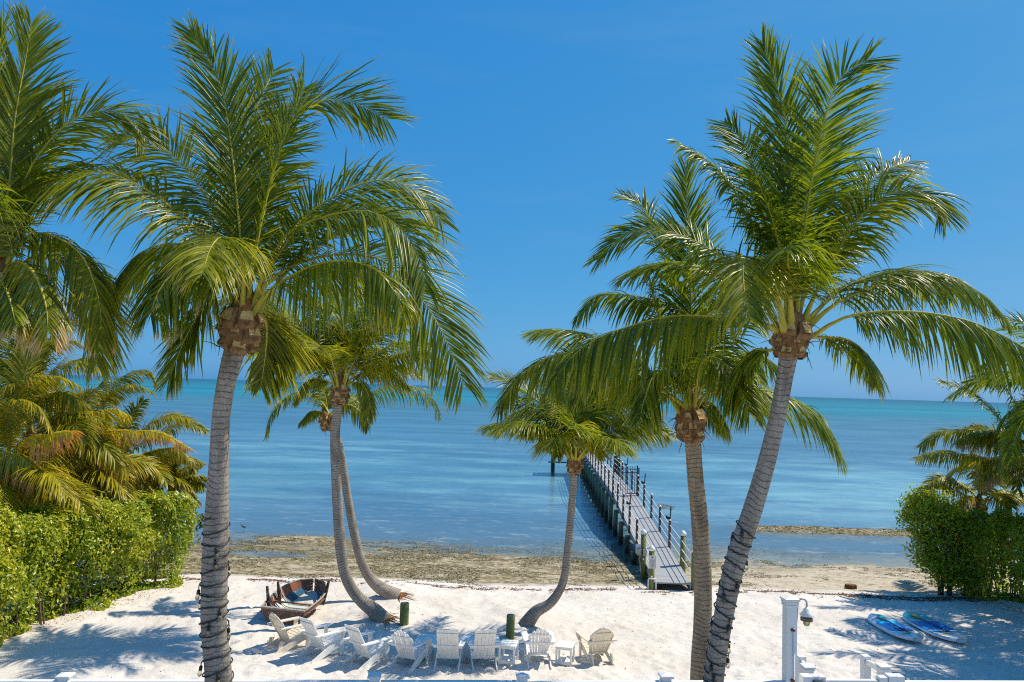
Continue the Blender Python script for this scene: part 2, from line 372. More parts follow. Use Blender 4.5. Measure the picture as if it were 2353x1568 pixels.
def _ground():
    t = NT('ground'); p = t.pos(); sx = t.new('ShaderNodeSeparateXYZ', {0: p}); X, Y, Z = sx.outputs
    # dry sand
    n1 = t.noise(p, .5, 4, .6); n2 = t.noise(p, 5.0, 5, .65); n3 = t.noise(t.mapping(p, (1.2, 9, 1), (0, 0, .62)), 2.2, 4, .6)
    sand = t.ramp(n1, [(.3, (.60, .545, .48)), (.65, (.71, .66, .60))])
    sand = t.mix(t.ramp(n2, [(.55, 0.0), (.8, .30)]), sand, (.50, .43, .35))
    sand = t.mix(t.ramp(t.noise(p, 23, 3, .7), [(.66, 0.0), (.74, .5)]), sand, (.34, .28, .22))
    # foreshore: weed, pale marl, wet sand
    vs = t.mapping(p, (.9, 2.6, 1)); m1 = t.noise(vs, .8, 6, .68); m2 = t.noise(t.mapping(p, (3, 8, 1)), 1.6, 5, .7)
    weed = t.ramp(m2, [(.28, (.07, .062, .028)), (.44, (.155, .13, .06)), (.55, (.34, .285, .18)), (.66, (.62, .54, .42))])
    marl = t.ramp(m2, [(.3, (.26, .22, .14)), (.5, (.50, .43, .32)), (.7, (.60, .54, .44))])
    side = t.math('MULTIPLY', t.maprange(X, 3.5, 9, .0, .22), t.maprange(Y, 34, 37, 1, -.2))
    ff = t.ramp(t.math('ADD', m1, side), [(.50, 0.0), (.66, 1.0)])
    fore = t.mix(ff, weed, marl)
    d = t.math('SUBTRACT', t.math('ADD', Y, t.maprange(m1, 0, 1, -.5, .5)), t.math('MULTIPLY', X, .015))
    # strip of clean sand between the wrack line and the weed
    f1 = t.maprange(d, 26.6, 27.0)
    col = t.mix(f1, sand, fore)
    wet = t.maprange(t.math('ADD', Z, t.math('MULTIPLY', m2, .08)), -.27, -.20, 1, 0)
    col = t.mix(t.math('MULTIPLY', wet, t.maprange(d, 27, 29)), col, t.mix(.5, col, (.16, .14, .085)))
    # sea bed, coloured by how far out it lies
    lg = t.math('LOGARITHM', t.math('MAXIMUM', Y, 1.0), 10.0)
    w1 = t.noise(t.mapping(p, (.008, .03, 1)), 1.0, 4, .6); w2 = t.noise(t.mapping(p, (.07, .13, 1)), 1.0, 6, .68)
    lgn = t.math('ADD', lg, t.maprange(w1, 0, 1, -.13, .13))
    k = lambda v: (math.log10(v) - 1.4) / 2.4
    bed = t.ramp(t.maprange(lgn, 1.4, 3.8), [(k(30), (.15, .14, .09)), (k(35), (.12, .18, .23)), (k(48), (.11, .20, .29)), (k(57), (.12, .26, .34)), (k(78), (.13, .28, .36)),
                 (k(94), (.09, .20, .28)), (k(330), (.05, .17, .25)), (k(430), (.006, .19, .26)), (k(580), (.006, .23, .30)), (k(660), (.004, .13, .20)), (k(780), (.004, .20, .27)), (k(1500), (.003, .15, .22)), (k(3500), (.003, .10, .18))])
    pale = t.math('MULTIPLY', t.ramp(w2, [(.46, 0.0), (.70, 1.0)]), t.math('MULTIPLY', t.maprange(Y, 40, 56), t.maprange(Y, 85, 125, 1, .12)))
    bed = t.mix(t.math('MULTIPLY', pale, .85), bed, (.40, .66, .62))
    spk = t.math('MULTIPLY', t.ramp(t.noise(t.mapping(p, (.6, 1.3, 1)), 1.0, 6, .72), [(.54, 0.0), (.68, 1.0)]), t.maprange(Y, 30, 75, .85, .1))  # pale streaks: bright reflecting specks of the water, put into the bed colour
    bed = t.mix(spk, bed, (.50, .50, .47))
    dk = t.math('MULTIPLY', t.ramp(w2, [(.32, 1.0), (.46, 0.0)]), t.maprange(Y, 34, 60, 0, .45))
    bed = t.mix(dk, bed, (.02, .07, .11))
    w3 = t.noise(t.mapping(p, (.022, .05, 1)), 1.0, 6, .7)
    bed = t.mix(t.math('MULTIPLY', t.ramp(w3, [(.46, 0.0), (.60, 1.0)]), t.math('MULTIPLY', t.maprange(Y, 36, 52, 0, .55), t.maprange(Y, 250, 420, 1, .2))), bed, (.035, .10, .155))
    under = t.maprange(Z, SEA - .16, SEA - .02, 1, 0)
    col = t.mix(under, col, bed)
    h = t.math('ADD', t.math('MULTIPLY', n2, .6), t.math('ADD', t.math('MULTIPLY', n3, .5), t.math('MULTIPLY', t.noise(p, 2.3, 4, .6), .8)))
    return t.set(col, .95, .1, None, t.bump(h, .8, .06))
ground = link(bpy.data.objects.new('ground', fastmesh('ground', np.stack([GX, GY, GZ], -1).reshape(-1, 3), Fg, [_ground()], smooth=True)))
tag(ground, 'white sand beach running out into a weedy foreshore', None, None, 'structure')

def _sea():
    t = NT('sea_water'); p = t.pos()
    n1 = t.noise(t.mapping(p, (1.0, 2.6, 1)), 1.1, 4, .6); n2 = t.noise(t.mapping(p, (.18, .6, 1)), 1.0, 3, .6); n3 = t.noise(t.mapping(p, (3, 7, 1)), 1.5, 3, .6)
    h = t.math('ADD', t.math('MULTIPLY', n1, .06), t.math('ADD', t.math('MULTIPLY', n2, .16), t.math('MULTIPLY', n3, .015)))
    Y = t.new('ShaderNodeSeparateXYZ', {0: p}).outputs[1]
    nrm = t.new('ShaderNodeBump', {'Height': h, 'Strength': t.maprange(Y, 34, 90, .16, .85), 'Distance': 1.0}).outputs[0]
    fr = t.new('ShaderNodeFresnel', {'IOR': 1.33, 'Normal': nrm}).outputs[0]
    fac = t.math('MINIMUM', t.math('MULTIPLY', fr, t.maprange(Y, 60, 260, .85, .40)), t.maprange(Y, 60, 260, .62, .22))
    tr = t.new('ShaderNodeBsdfTransparent', {'Color': (.90, .97, 1.0, 1)})
    gl = t.new('ShaderNodeBsdfGlossy', {'Color': (.95, .97, 1.0, 1), 'Roughness': .06, 'Normal': nrm})
    mx = t.new('ShaderNodeMixShader', {0: fac, 1: tr.outputs[0], 2: gl.outputs[0]})
    t.l.new(mx.outputs[0], t.out.inputs['Surface']); return t.m
sea = MB().add([(-60000, 24.5, SEA), (60000, 24.5, SEA), (60000, 60000, SEA), (-60000, 60000, SEA)], [(0, 1, 2, 3)]).build('sea', _sea())
tag(sea, 'shallow blue and turquoise sea reaching to the horizon', None, None, 'structure')

# patio behind the fence, raised above the beach
FENCE = lambda x: 8.95 + .075 * x                      # distance of the fence line at world x
PATIO = 1.85
pb = MB(); xa, xb = -16.0, 20.0
pv = [(xa, -6, PATIO), (xb, -6, PATIO), (xb, FENCE(xb) + .12, PATIO), (xa, FENCE(xa) + .12, PATIO)]
pb.add(pv + [(x, y, -.3) for x, y, _ in pv], [(0, 1, 2, 3), (3, 2, 6, 7), (2, 1, 5, 6), (0, 3, 7, 4)])
tag(pb.build('patio', M['concrete']), 'raised concrete patio behind the white fence', None, None, 'structure')

# ------------------------------------------------------------------ palms
def catmull(pts, n):
    pts = np.asarray(pts, float)
    q = np.vstack([2 * pts[0] - pts[1], pts, 2 * pts[-1] - pts[-2]]); out = []
    for i in range(1, len(q) - 2):
        p0, p1, p2, p3 = q[i - 1], q[i], q[i + 1], q[i + 2]
        for t in np.linspace(0, 1, 16, endpoint=False):
            out.append(.5 * ((2 * p1) + (-p0 + p2) * t + (2 * p0 - 5 * p1 + 4 * p2 - p3) * t * t + (-p0 + 3 * p1 - 3 * p2 + p3) * t ** 3))
    out.append(q[-2]); out = np.array(out)
    L = np.concatenate([[0], np.cumsum(np.linalg.norm(np.diff(out, axis=0), axis=1))])
    s = np.linspace(0, L[-1], n)
    return np.stack([np.interp(s, L, out[:, k]) for k in range(3)], -1), L[-1]

def frond(parent, origin, pts, rng, nl=88, lmax=.85, droop=.8, twist=.6, vee=.30, yellow=.05, dry=.05, mat='palm', rw=.032, s0=.2, width=.034, amul=1.0, K=5):
    R, L = catmull(pts, 64); T = unit(np.gradient(R, axis=0))
    chord = R[-1] - R[0]; B = np.cross(chord, [0, 0, 1.0])
    if np.linalg.norm(B) < .25 * L: B = B * .3 + np.cross(R[-1] - R[30], [0, 0, 1.0]) + np.array([.2, 0, 0])
    S = unit(B - (T @ B)[:, None] * T) if False else unit(B[None, :] - T * (T @ B)[:, None])
    N = np.cross(S, T)
    if N[20][2] < 0: N = -N; S = -S
    toc = unit(CAM[None, :] - R)
    sg = 1.0 if np.mean(np.sum(np.cross(T, N) * toc, 1)) > 0 else -1.0
    tw = sg * twist * np.linspace(.55, 1.1, 64)
    c, s_ = np.cos(tw)[:, None], np.sin(tw)[:, None]
    N, S = N * c + np.cross(T, N) * s_, S * c + np.cross(T, S) * s_
    V = []; C = []; F = []
    Ns = int(nl * 1.85); lmax = lmax * 1.09; width = width * .70
    for side in (-1, 1):
        s = np.linspace(s0, .995, Ns) + rng.uniform(-.35, .35, Ns) * (1 - s0) / Ns; s = np.clip(s, s0 * .9, 1.0)
        fi = s * 63; i0 = np.clip(fi.astype(int), 0, 62); w = (fi - i0)[:, None]
        it = lambda A: A[i0] * (1 - w) + A[i0 + 1] * w
        p, t, n, sd_ = it(R), unit(it(T)), unit(it(N)), unit(it(S))
        u = (s - s0) / (1 - s0)
        ang = amul * np.radians(62 - 30 * u ** 1.2) + rng.normal(0, .07, Ns)
        ll = lmax * (np.clip(.45 + 1.9 * u, 0, 1) * (1 - .62 * np.clip((u - .45) / .55, 0, 1) ** 1.6)) * rng.uniform(.86, 1.08, Ns) * np.where(rng.random(Ns) < .05, .55, 1)
        v = vee + rng.normal(0, .12, Ns)
        d0 = np.cos(ang)[:, None] * t + np.sin(ang)[:, None] * (side * np.cos(v)[:, None] * sd_ + np.sin(v)[:, None] * n)
        dr = droop * rng.uniform(.6, 1.45, Ns) * (ll / lmax) ** .7
        jit = rng.normal(0, .10, (Ns, 3))
        gap = vnoise(s * 14 + side * 3 + rng.integers(99), s * 0, 61); ll = ll * np.where(gap > .72, .35, 1.0)
        rr = rng.random(Ns); pos = p.copy(); rows = []
        twl = rng.normal(0, .35, Ns)
        for k in range(K):
            tk = k / (K - 1)
            d = unit(d0 + dr[:, None] * tk ** 1.15 * np.array([0, 0, -1.0]) * 1.6 + jit * tk)
            if k: pos = pos + d * (ll / (K - 1))[:, None]
            wv = unit(t - np.sum(t * d, 1)[:, None] * d); nv = np.cross(d, wv)
            ca, sa = np.cos(twl * tk)[:, None], np.sin(twl * tk)[:, None]; wv, nv = wv * ca + nv * sa, nv * ca - wv * sa
            hw = width * (.45, 1.0, .92, .62, .03)[int(round(tk * 4))] * .5 * (.6 + .4 * ll / lmax)
            hw = hw[:, None]
            rows.append((pos - wv * hw - nv * hw * .45, pos, pos + wv * hw - nv * hw * .45, tk))
        base = len(V) and sum(len(a) for a in V)
        blk = np.stack([np.stack(r[:3], 1) for r in rows], 1).reshape(Ns, K * 3, 3)
        V.append(blk.reshape(-1, 3))
        tt = np.repeat(np.array([r[3] for r in rows]), 3)[None, :].repeat(Ns, 0)
        yv = np.clip(yellow + .25 * yellow * rng.normal(0, 1, Ns), 0, 1)[:, None].repeat(K * 3, 1)
        dv = np.clip(dry * (.4 + 1.2 * u) + np.where(rng.random(Ns) < .05 + dry * .4, .22, 0), 0, 1.1)[:, None].repeat(K * 3, 1)
        C.append(np.stack([rr[:, None].repeat(K * 3, 1), tt, yv, dv], -1).reshape(-1, 4))
        q = []
        for k in range(K - 1):
            a = k * 3
            q += [(a, a + 1, a + 4, a + 3), (a + 1, a + 2, a + 5, a + 4)]
        q = np.array(q)[None] + (np.arange(Ns) * K * 3)[:, None, None] + (base or 0)
        F.append(q.reshape(-1, 4))
    V = np.vstack(V) - origin; C = np.vstack(C); F = np.vstack(F)
    o = link(bpy.data.objects.new('frond', fastmesh('frond', V, F, [M[mat]], C)), parent)
    sub = R[::4]; u = np.linspace(0, 1, len(sub))
    rad = rw * (1.5 * np.exp(-u * 11) + np.clip(.92 - .82 * u ** .8, .10, 1.0))
    MB().tube(sub - origin, rad, 6, flat=.7).build('rachis', M['rachis'] if yellow > -.5 else M['petiole'], o)
    return o

def trunk_mesh(path, rad, rng, rows_per_m=55, n=16, amp=.022, mat='trunk'):
    path = np.asarray(path, float); rad = np.asarray(rad, float)
    R, L = catmull(np.column_stack([path]), 60); rows = int(max(24, L * rows_per_m)); R, L = catmull(path, rows)
    seg = np.concatenate([[0], np.cumsum(np.linalg.norm(np.diff(path, axis=0), axis=1))]); seg = seg / seg[-1]
    r = np.interp(np.linspace(0, 1, rows), seg, rad)
    T = unit(np.gradient(R, axis=0)); X = unit(np.cross(T, [0, 1.0, 0])); Y = np.cross(T, X)
    th = np.linspace(0, 2 * math.pi, n, endpoint=False); v = np.linspace(0, L, rows)
    ph = v[:, None] * 14.0 + .25 * np.sin(th[None, :] + v[:, None] * 1.3)
    saw = ph - np.floor(ph)
    disp = 1 + amp * (saw - .5) + .05 * vnoise(v[:, None] * 2.1 + 0 * th[None], np.sin(th)[None, :] * 1.2 + 4 + 0 * v[:, None], 8) + .03 * vnoise(v[:, None] * .7 + 0 * th[None], 0 * th[None] + 1.5, 4)
    rr = r[:, None] * disp
    V = R[:, None, :] + rr[..., None] * (np.cos(th)[None, :, None] * X[:, None, :] + np.sin(th)[None, :, None] * Y[:, None, :])
    i = np.arange(rows * n).reshape(rows, n); j = np.roll(i, -1, 1)
    F = np.stack([i[:-1], j[:-1], j[1:], i[1:]], -1).reshape(-1, 4)
    me = fastmesh('trunk', V.reshape(-1, 3), F, [M[mat]], smooth=True)
    uv = me.uv_layers.new(name='UV'); li = np.empty(len(me.loops), np.int32); me.loops.foreach_get('vertex_index', li)
    u = (li % n) / n; u2 = u.reshape(-1, 4); wrap = (u2.max(1) - u2.min(1)) > .5
    u2[wrap] = np.where(u2[wrap] < .5, u2[wrap] + 1, u2[wrap])
    uv.data.foreach_set('uv', np.stack([u2.ravel(), v[li // n]], -1).astype(np.float32).ravel())
    return me

def stub_mesh(kind):
    rng = np.random.default_rng(kind); b = MB(); w, h, l = .13, .10, .10
    # a cut leaf base: broad scale that narrows and ends in a pale cut face
    A = [(-w * .62, -.02, -h * .75), (w * .62, -.02, -h * .75), (w * .5, -.02, h * .7), (-w * .5, -.02, h * .7)]
    Bq = [(-w * .50, l * .45, -h * .45), (w * .50, l * .45, -h * .45), (w * .42, l * .40, h * .66), (-w * .42, l * .40, h * .66)]
    Cq = [(-w * .42, l * .60, -h * .34), (w * .44, l * .57, -h * .30), (w * .33, l * .46, h * .60), (-w * .36, l * .48, h * .56)]
    V = [tuple(np.array(p) + rng.normal(0, .008, 3)) for p in A + Bq + Cq]
    F = []
    for r in (0, 4):
        for i in range(4): j = (i + 1) % 4; F.append((r + i, r + j, r + 4 + j, r + 4 + i))
    b.add(V, F, 0, False); b.add(V[8:], [(0, 1, 2, 3)], 1)
    return b.mesh('leaf_stub', [M['boot'], M['bootcut']])
STUBS = [stub_mesh(k) for k in range(5)]
def crown_base(parent, origin, c, axis_, r, h, rng, rows=3, per=6):
    """boss of cut leaf bases under the crown: c = its bottom centre"""
    ax = unit(np.asarray(axis_, float)); X = unit(np.cross(ax, [0, 1.0, 0])); Y = np.cross(ax, X)
    n = 14; V = []; prof = [(.60, -.08), (.80, .04), (.92, .2), (1.0, .45), (.98, .7), (.85, .95), (.5, 1.25), (.2, 1.6)]
    for k, (pr, pz) in enumerate(prof):
        for j in range(n):
            a = 2 * math.pi * j / n; q = pr * r * (1 + .10 * math.sin(3 * a + k * 1.7) + rng.normal(0, .05)) * .88
            V.append(c + ax * (pz * h) + q * (math.cos(a) * X + math.sin(a) * Y) - origin)
    F = [(k * n + j, k * n + (j + 1) % n, (k + 1) * n + (j + 1) % n, (k + 1) * n + j) for k in range(len(prof) - 1) for j in range(n)]
    MB().add(V, F, 0, True).build('crown_base', M['fibre'], parent)
    sc = r / .20
    for k in range(rows):
        for j in range(per):
            a = 2 * math.pi * (j + .5 * (k % 2) + rng.uniform(-.12, .12)) / per
            out = math.cos(a) * X + math.sin(a) * Y; side = np.cross(ax, out)
            q = c + ax * h * (.12 + .30 * k + rng.uniform(-.04, .04)) + out * r * (.60 + .07 * k) - origin
            tilt = .35 + .25 * k / rows; yv = unit(out + ax * tilt); zv = unit(ax - yv * np.dot(ax, yv)); xv = np.cross(yv, zv)
            s = sc * rng.uniform(.75, 1.35)
            o = bpy.data.objects.new('leaf_stub', STUBS[rng.integers(5)]); link(o, parent)
            o.matrix_local = Matrix([[xv[i] * s, yv[i] * s, zv[i] * s * 1.1, q[i]] for i in range(3)] + [[0, 0, 0, 1]])
    # ragged fibre strands
    b = MB()
    for k in range(26):
        a = rng.uniform(0, 2 * math.pi); out = math.cos(a) * X + math.sin(a) * Y; z0 = rng.uniform(-.1, 1.0)
        p0 = c + ax * h * z0 + out * r * .9 - origin; l = rng.uniform(.06, .20)
        d = unit(out * rng.uniform(.2, 1) + np.array([0, 0, -1]) * rng.uniform(0, 1.2) + rng.normal(0, .3, 3))
        b.tube([p0, p0 + d * l * .5, p0 + d * l + np.array([0, 0, -.03])], [.008, .005, .002], 3, cap=False)
    b.build('fibre', M['fibre'], parent)['kind'] = 'stuff'

def gen_frond_pts(base, az, e0, L, drop, rng, n=7):
    p = np.array(base, float); pts = [p.copy()]; a = az
    for k in range(n):
        s = (k + .5) / n; e = e0 - drop * s ** 1.25; a += rng.normal(0, .04)
        p = p + L / n * np.array([math.sin(a) * math.cos(e), math.cos(a) * math.cos(e), math.sin(e)]); pts.append(p.copy())
    return np.array(pts)

def palm(name, label, path, rad, boss, specs=(), fill=(), seed=1, mat='palm', lmax=.72, nl=66, yellow=.05, dry=.05, group=None, tmat='trunk', bossr=.2, bossh=.42, width=.034, rw=.032, rows=3, rows_per_m=55, depth=None, twist=.6, cat='palm tree'):
    """path: trunk points bottom to top (world), boss: world point of crown base bottom, specs: fronds seen one by one"""
    rng = np.random.default_rng(seed); origin = np.asarray(path[0], float).copy()
    root = empty(name, origin); tag(root, label, cat, group)
    link(bpy.data.objects.new('trunk', trunk_mesh(np.asarray(path) - origin, rad, rng, rows_per_m, mat=tmat)), root)
    ax = unit(np.asarray(path[-1], float) - np.asarray(path[-2], float)); ax = unit(ax + np.array([0, 0, .6]))
    if bossr > 0: crown_base(root, origin, np.asarray(boss, float), ax, bossr, bossh, rng, rows)
    top = np.asarray(boss, float) + ax * bossh * .7
    for sp in specs:
        pts2, dz = sp[0], sp[1]; o = dict(sp[2]) if len(sp) > 2 else {}
        k = len(pts2); d0 = o.pop('d0', 0.0)
        pts = [None] + [P(x, y, depth + d0 + dz * ((i + .6) / (k - .4)) ** 1.2) for i, (x, y) in enumerate(pts2)]
        hd = (pts[1] - top) * np.array([1, 1, .15]); pts[0] = top + hd / (np.linalg.norm(hd) + .05) * bossr * .55 - ax * .04
        kw = dict(nl=nl, lmax=lmax, yellow=yellow, dry=dry, mat=mat, width=width, rw=rw, twist=twist); kw.update(o)
        frond(root, origin, pts, rng, **kw)
    for (az, e0, L, drop, o) in fill:
        az = math.radians(az + rng.normal(0, 5)); kw = dict(nl=nl, lmax=lmax, yellow=yellow, dry=dry, mat=mat, width=width, rw=rw, twist=rng.uniform(-.5, .8)); kw.update(o)
        if e0 > 62: kw.setdefault('droop', .35)
        frond(root, origin, gen_frond_pts(top + bossr * .5 * np.array([math.sin(az), math.cos(az), 0]), az, math.radians(e0), L, math.radians(drop), rng), rng, **kw)
    return root
def tp(lst, depth):                    # trunk points from picture points, listed bottom to top
    return [P(x, y, depth) for x, y in lst]
def wr(ws, depth): return [w * .5 * depth / FPX for w in ws]
def down(path, z):                     # carry the trunk on down to height z
    p, q = np.asarray(path[0]), np.asarray(path[1]); t = (p[2] - z) / (q[2] - p[2]); b = p - (q - p) * t * .55; b[2] = z
    return [b] + list(path)

UP = dict(droop=.25, vee=.2)
HANG = dict(droop=2.0, vee=.05)
MID = dict(droop=.8, vee=.25)
# --- tall palm with lights, left
d1 = 8.3
pth = down(tp([(502, 1568), (492, 1440), (493, 1330), (497, 1200), (503, 1060), (508, 960), (520, 880), (541, 800)], d1), PATIO)
PALM1 = (pth, wr([63, 61, 58, 57, 54, 44, 40, 41, 48], d1))
palm('coconut_palm', 'tall palm left of centre, grey trunk wound with black string lights', *PALM1, P(545, 800, d1), [
    ([(560, 640), (548, 500), (533, 350), (505, 190), (436, 70)], .4, dict(UP, twist=.9, lmax=.72, amul=.62)),
    ([(575, 650), (592, 549), (627, 399), (672, 279), (722, 234), (807, 234), (888, 274)], -.5, dict(droop=.35, twist=1.0, lmax=.85, vee=.1)),
    ([(565, 600), (568, 430), (575, 290), (630, 160)], .9, dict(UP, twist=.7)),
    ([(570, 620), (585, 460), (640, 330), (700, 200)], .7, dict(UP, twist=.9, lmax=.6)),
    ([(595, 660), (692, 514), (762, 454), (842, 419), (907, 417), (967, 449), (1018, 514)], .7, dict(droop=.45, twist=1.0, lmax=.75, vee=.1)),
    ([(600, 650), (652, 545), (742, 500), (817, 485), (872, 492), (932, 535), (967, 600), (978, 660)], -.6, dict(droop=.9, twist=.8, lmax=.85)),
    ([(605, 660), (700, 600), (820, 585), (900, 610), (950, 665), (995, 725), (1040, 815), (1066, 885)], -.2, dict(droop=.5, twist=1.1, lmax=.88, vee=.0)),
    ([(600, 690), (645, 650), (720, 610), (800, 600), (870, 625), (918, 690)], -1.0, dict(HANG, lmax=.8)),
    ([(560, 640), (545, 570), (512, 545), (484, 570), (465, 630)], -1.9, dict(droop=1.1, twist=.2, lmax=.7, yellow=.25)),
    ([(545, 620), (475, 547), (380, 466), (304, 418), (252, 399), (185, 394), (109, 423), (62, 480), (33, 535)], -.5, dict(droop=1.0, twist=.8, lmax=.85, nl=84, yellow=.2)),
    ([(550, 600), (508, 513), (475, 456), (437, 399), (380, 342), (323, 311), (262, 328)], .6, dict(droop=.5, twist=.9, lmax=.75, yellow=.15)),
    ([(540, 640), (470, 580), (390, 560), (310, 590), (262, 670)], .3, dict(HANG, lmax=.85, droop=1.5)),
    ([(540, 650), (470, 600), (420, 610), (370, 660), (345, 720)], -.8, dict(HANG, lmax=.75, dry=.15)),
    ([(528, 670), (500, 645), (475, 690), (430, 770), (388, 870)], -.3, dict(droop=.5, twist=.5, lmax=.62, vee=.1)),
    ([(590, 720), (612, 740), (612, 800), (600, 890)], .9, dict(droop=.7, lmax=.6)),
    ([(590, 715), (625, 725), (650, 785), (632, 860)], .8, dict(droop=.6, lmax=.6, yellow=.35)),
], [(20, 70, 2.2, 50, {}), (75, 66, 2.2, 70, {}), (-20, 40, 2.2, 100, {})],
    seed=11, depth=d1, bossr=.225, bossh=.42, yellow=.10, dry=.09, tmat='trunk')
# --- palm at the left edge
d7 = 8.0
palm('coconut_palm', 'palm cut by the left edge of the photo, only its crown in view', down(tp([(-110, 1500), (-80, 1200), (-45, 900), (-22, 720)], d7), PATIO), wr([66, 62, 54, 46, 48], d7), P(-12, 715, d7), [
    ([(0, 580), (22, 420), (35, 270), (62, 120), (72, 55)], .3, dict(UP, twist=.9, lmax=.75, amul=.65)),
    ([(-20, 560), (-30, 400), (-20, 200), (8, 60)], -.3, dict(UP, twist=.8, lmax=.75)),
    ([(20, 560), (60, 410), (100, 342), (143, 295), (190, 266), (247, 254), (295, 271), (335, 320)], .5, dict(droop=.4, twist=1.0, lmax=.72, vee=.1, yellow=.15)),
    ([(-10, 590), (-40, 470), (-60, 380)], -.6, MID),
    ([(20, 600), (70, 540), (130, 545), (190, 590), (225, 680), (235, 760)], -.2, dict(HANG, lmax=.72, dry=.18, yellow=.25)),
    ([(25, 640), (80, 590), (160, 600), (210, 660), (228, 740), (222, 835)], .4, dict(droop=.6, twist=.8, lmax=.7)),
    ([(10, 630), (40, 600), (80, 630), (105, 700), (110, 760)], -.8, dict(HANG, lmax=.65, dry=.35, yellow=.3)),
    ([(-10, 650), (0, 640), (20, 680), (35, 740)], -.8, dict(HANG, lmax=.5, dry=.25)),
    ([(5, 560), (15, 450), (10, 330), (30, 200)], .5, dict(UP, twist=.7)),
], [(250, 50, 2.4, 90, {}), (-60, 30, 2.4, 100, {})], seed=12, depth=d7, bossr=.22, yellow=.12)
# --- tall palm with lights, right
d2 = 8.6
pth2 = down(tp([(1640, 1568), (1662, 1420), (1690, 1290), (1730, 1170), (1762, 1060), (1786, 960), (1803, 870), (1812, 815)], d2), PATIO)
PALM2 = (pth2, wr([46, 45, 44, 45, 44, 40, 36, 36, 41], d2))
palm('coconut_palm', 'leaning palm right of centre, lower trunk wound with black string lights', *PALM2, P(1815, 815, d2), [
    ([(1822, 680), (1819, 600), (1819, 429), (1804, 278), (1779, 178), (1750, 95)], .4, dict(UP, twist=.9, lmax=.72, amul=.62)),
    ([(1832, 690), (1840, 600), (1852, 500), (1874, 363), (1899, 258), (1930, 180), (1998, 135)], -.3, dict(droop=.35, twist=1.1, lmax=.80, vee=.1)),
    ([(1858, 710), (1919, 589), (1969, 509), (2019, 459), (2084, 434), (2144, 454), (2172, 500)], -.4, dict(droop=.7, twist=.9, lmax=.72, yellow=.15)),
    ([(1854, 754), (1919, 699), (1994, 664), (2069, 639), (2169, 631), (2229, 659), (2279, 694), (2319, 744)], .4, dict(HANG, droop=1.3, lmax=.58)),
    ([(1859, 779), (1894, 754), (1954, 726), (2044, 716), (2144, 721), (2244, 744), (2353, 799), (2420, 850)], -.5, dict(HANG, droop=2.2, lmax=.78, nl=84, s0=.22)),
    ([(1802, 765), (1782, 654), (1737, 604), (1712, 592), (1708, 650), (1725, 735)], -1.7, dict(droop=.9, twist=.3, lmax=.72, yellow=.25)),
    ([(1790, 760), (1720, 735), (1637, 727), (1537, 727), (1437, 753), (1362, 783), (1302, 832), (1268, 885)], -.5, dict(HANG, droop=2.0, lmax=.8, nl=84, yellow=.12)),
    ([(1810, 690), (1777, 528), (1747, 418), (1712, 333), (1664, 280)], .6, dict(UP, twist=.9, lmax=.6)),
    ([(1805, 680), (1780, 600), (1727, 518), (1687, 438), (1637, 378), (1562, 330)], .2, dict(droop=1.0, twist=.5, lmax=.5)),
    ([(1800, 720), (1720, 630), (1637, 579), (1577, 545), (1487, 525), (1427, 545), (1372, 598)], .7, dict(droop=.6, twist=.8, lmax=.62)),
    ([(1858, 775), (1944, 780), (1994, 819), (2015, 880)], .8, dict(HANG, droop=1.4, lmax=.55)),
    ([(1775, 805), (1732, 805), (1698, 845), (1688, 905)], .7, dict(HANG, droop=1.3, lmax=.6)),
    ([(1830, 660), (1860, 500), (1880, 380), (1900, 290)], .9, dict(UP, lmax=.6)),
    ([(1840, 700), (1900, 580), (1960, 470), (2020, 400), (2090, 370)], .9, dict(droop=.6, lmax=.6)),
    ([(1815, 680), (1790, 560), (1760, 460), (1730, 400)], -.4, dict(droop=.8, lmax=.55)),
], [(20, 66, 2.4, 60, {}), (-50, 55, 2.4, 80, {}), (70, 50, 2.4, 80, {}), (200, 62, 1.8, 90, dict(droop=1.2))], seed=13, depth=d2, bossr=.20, bossh=.36, tmat='trunk')
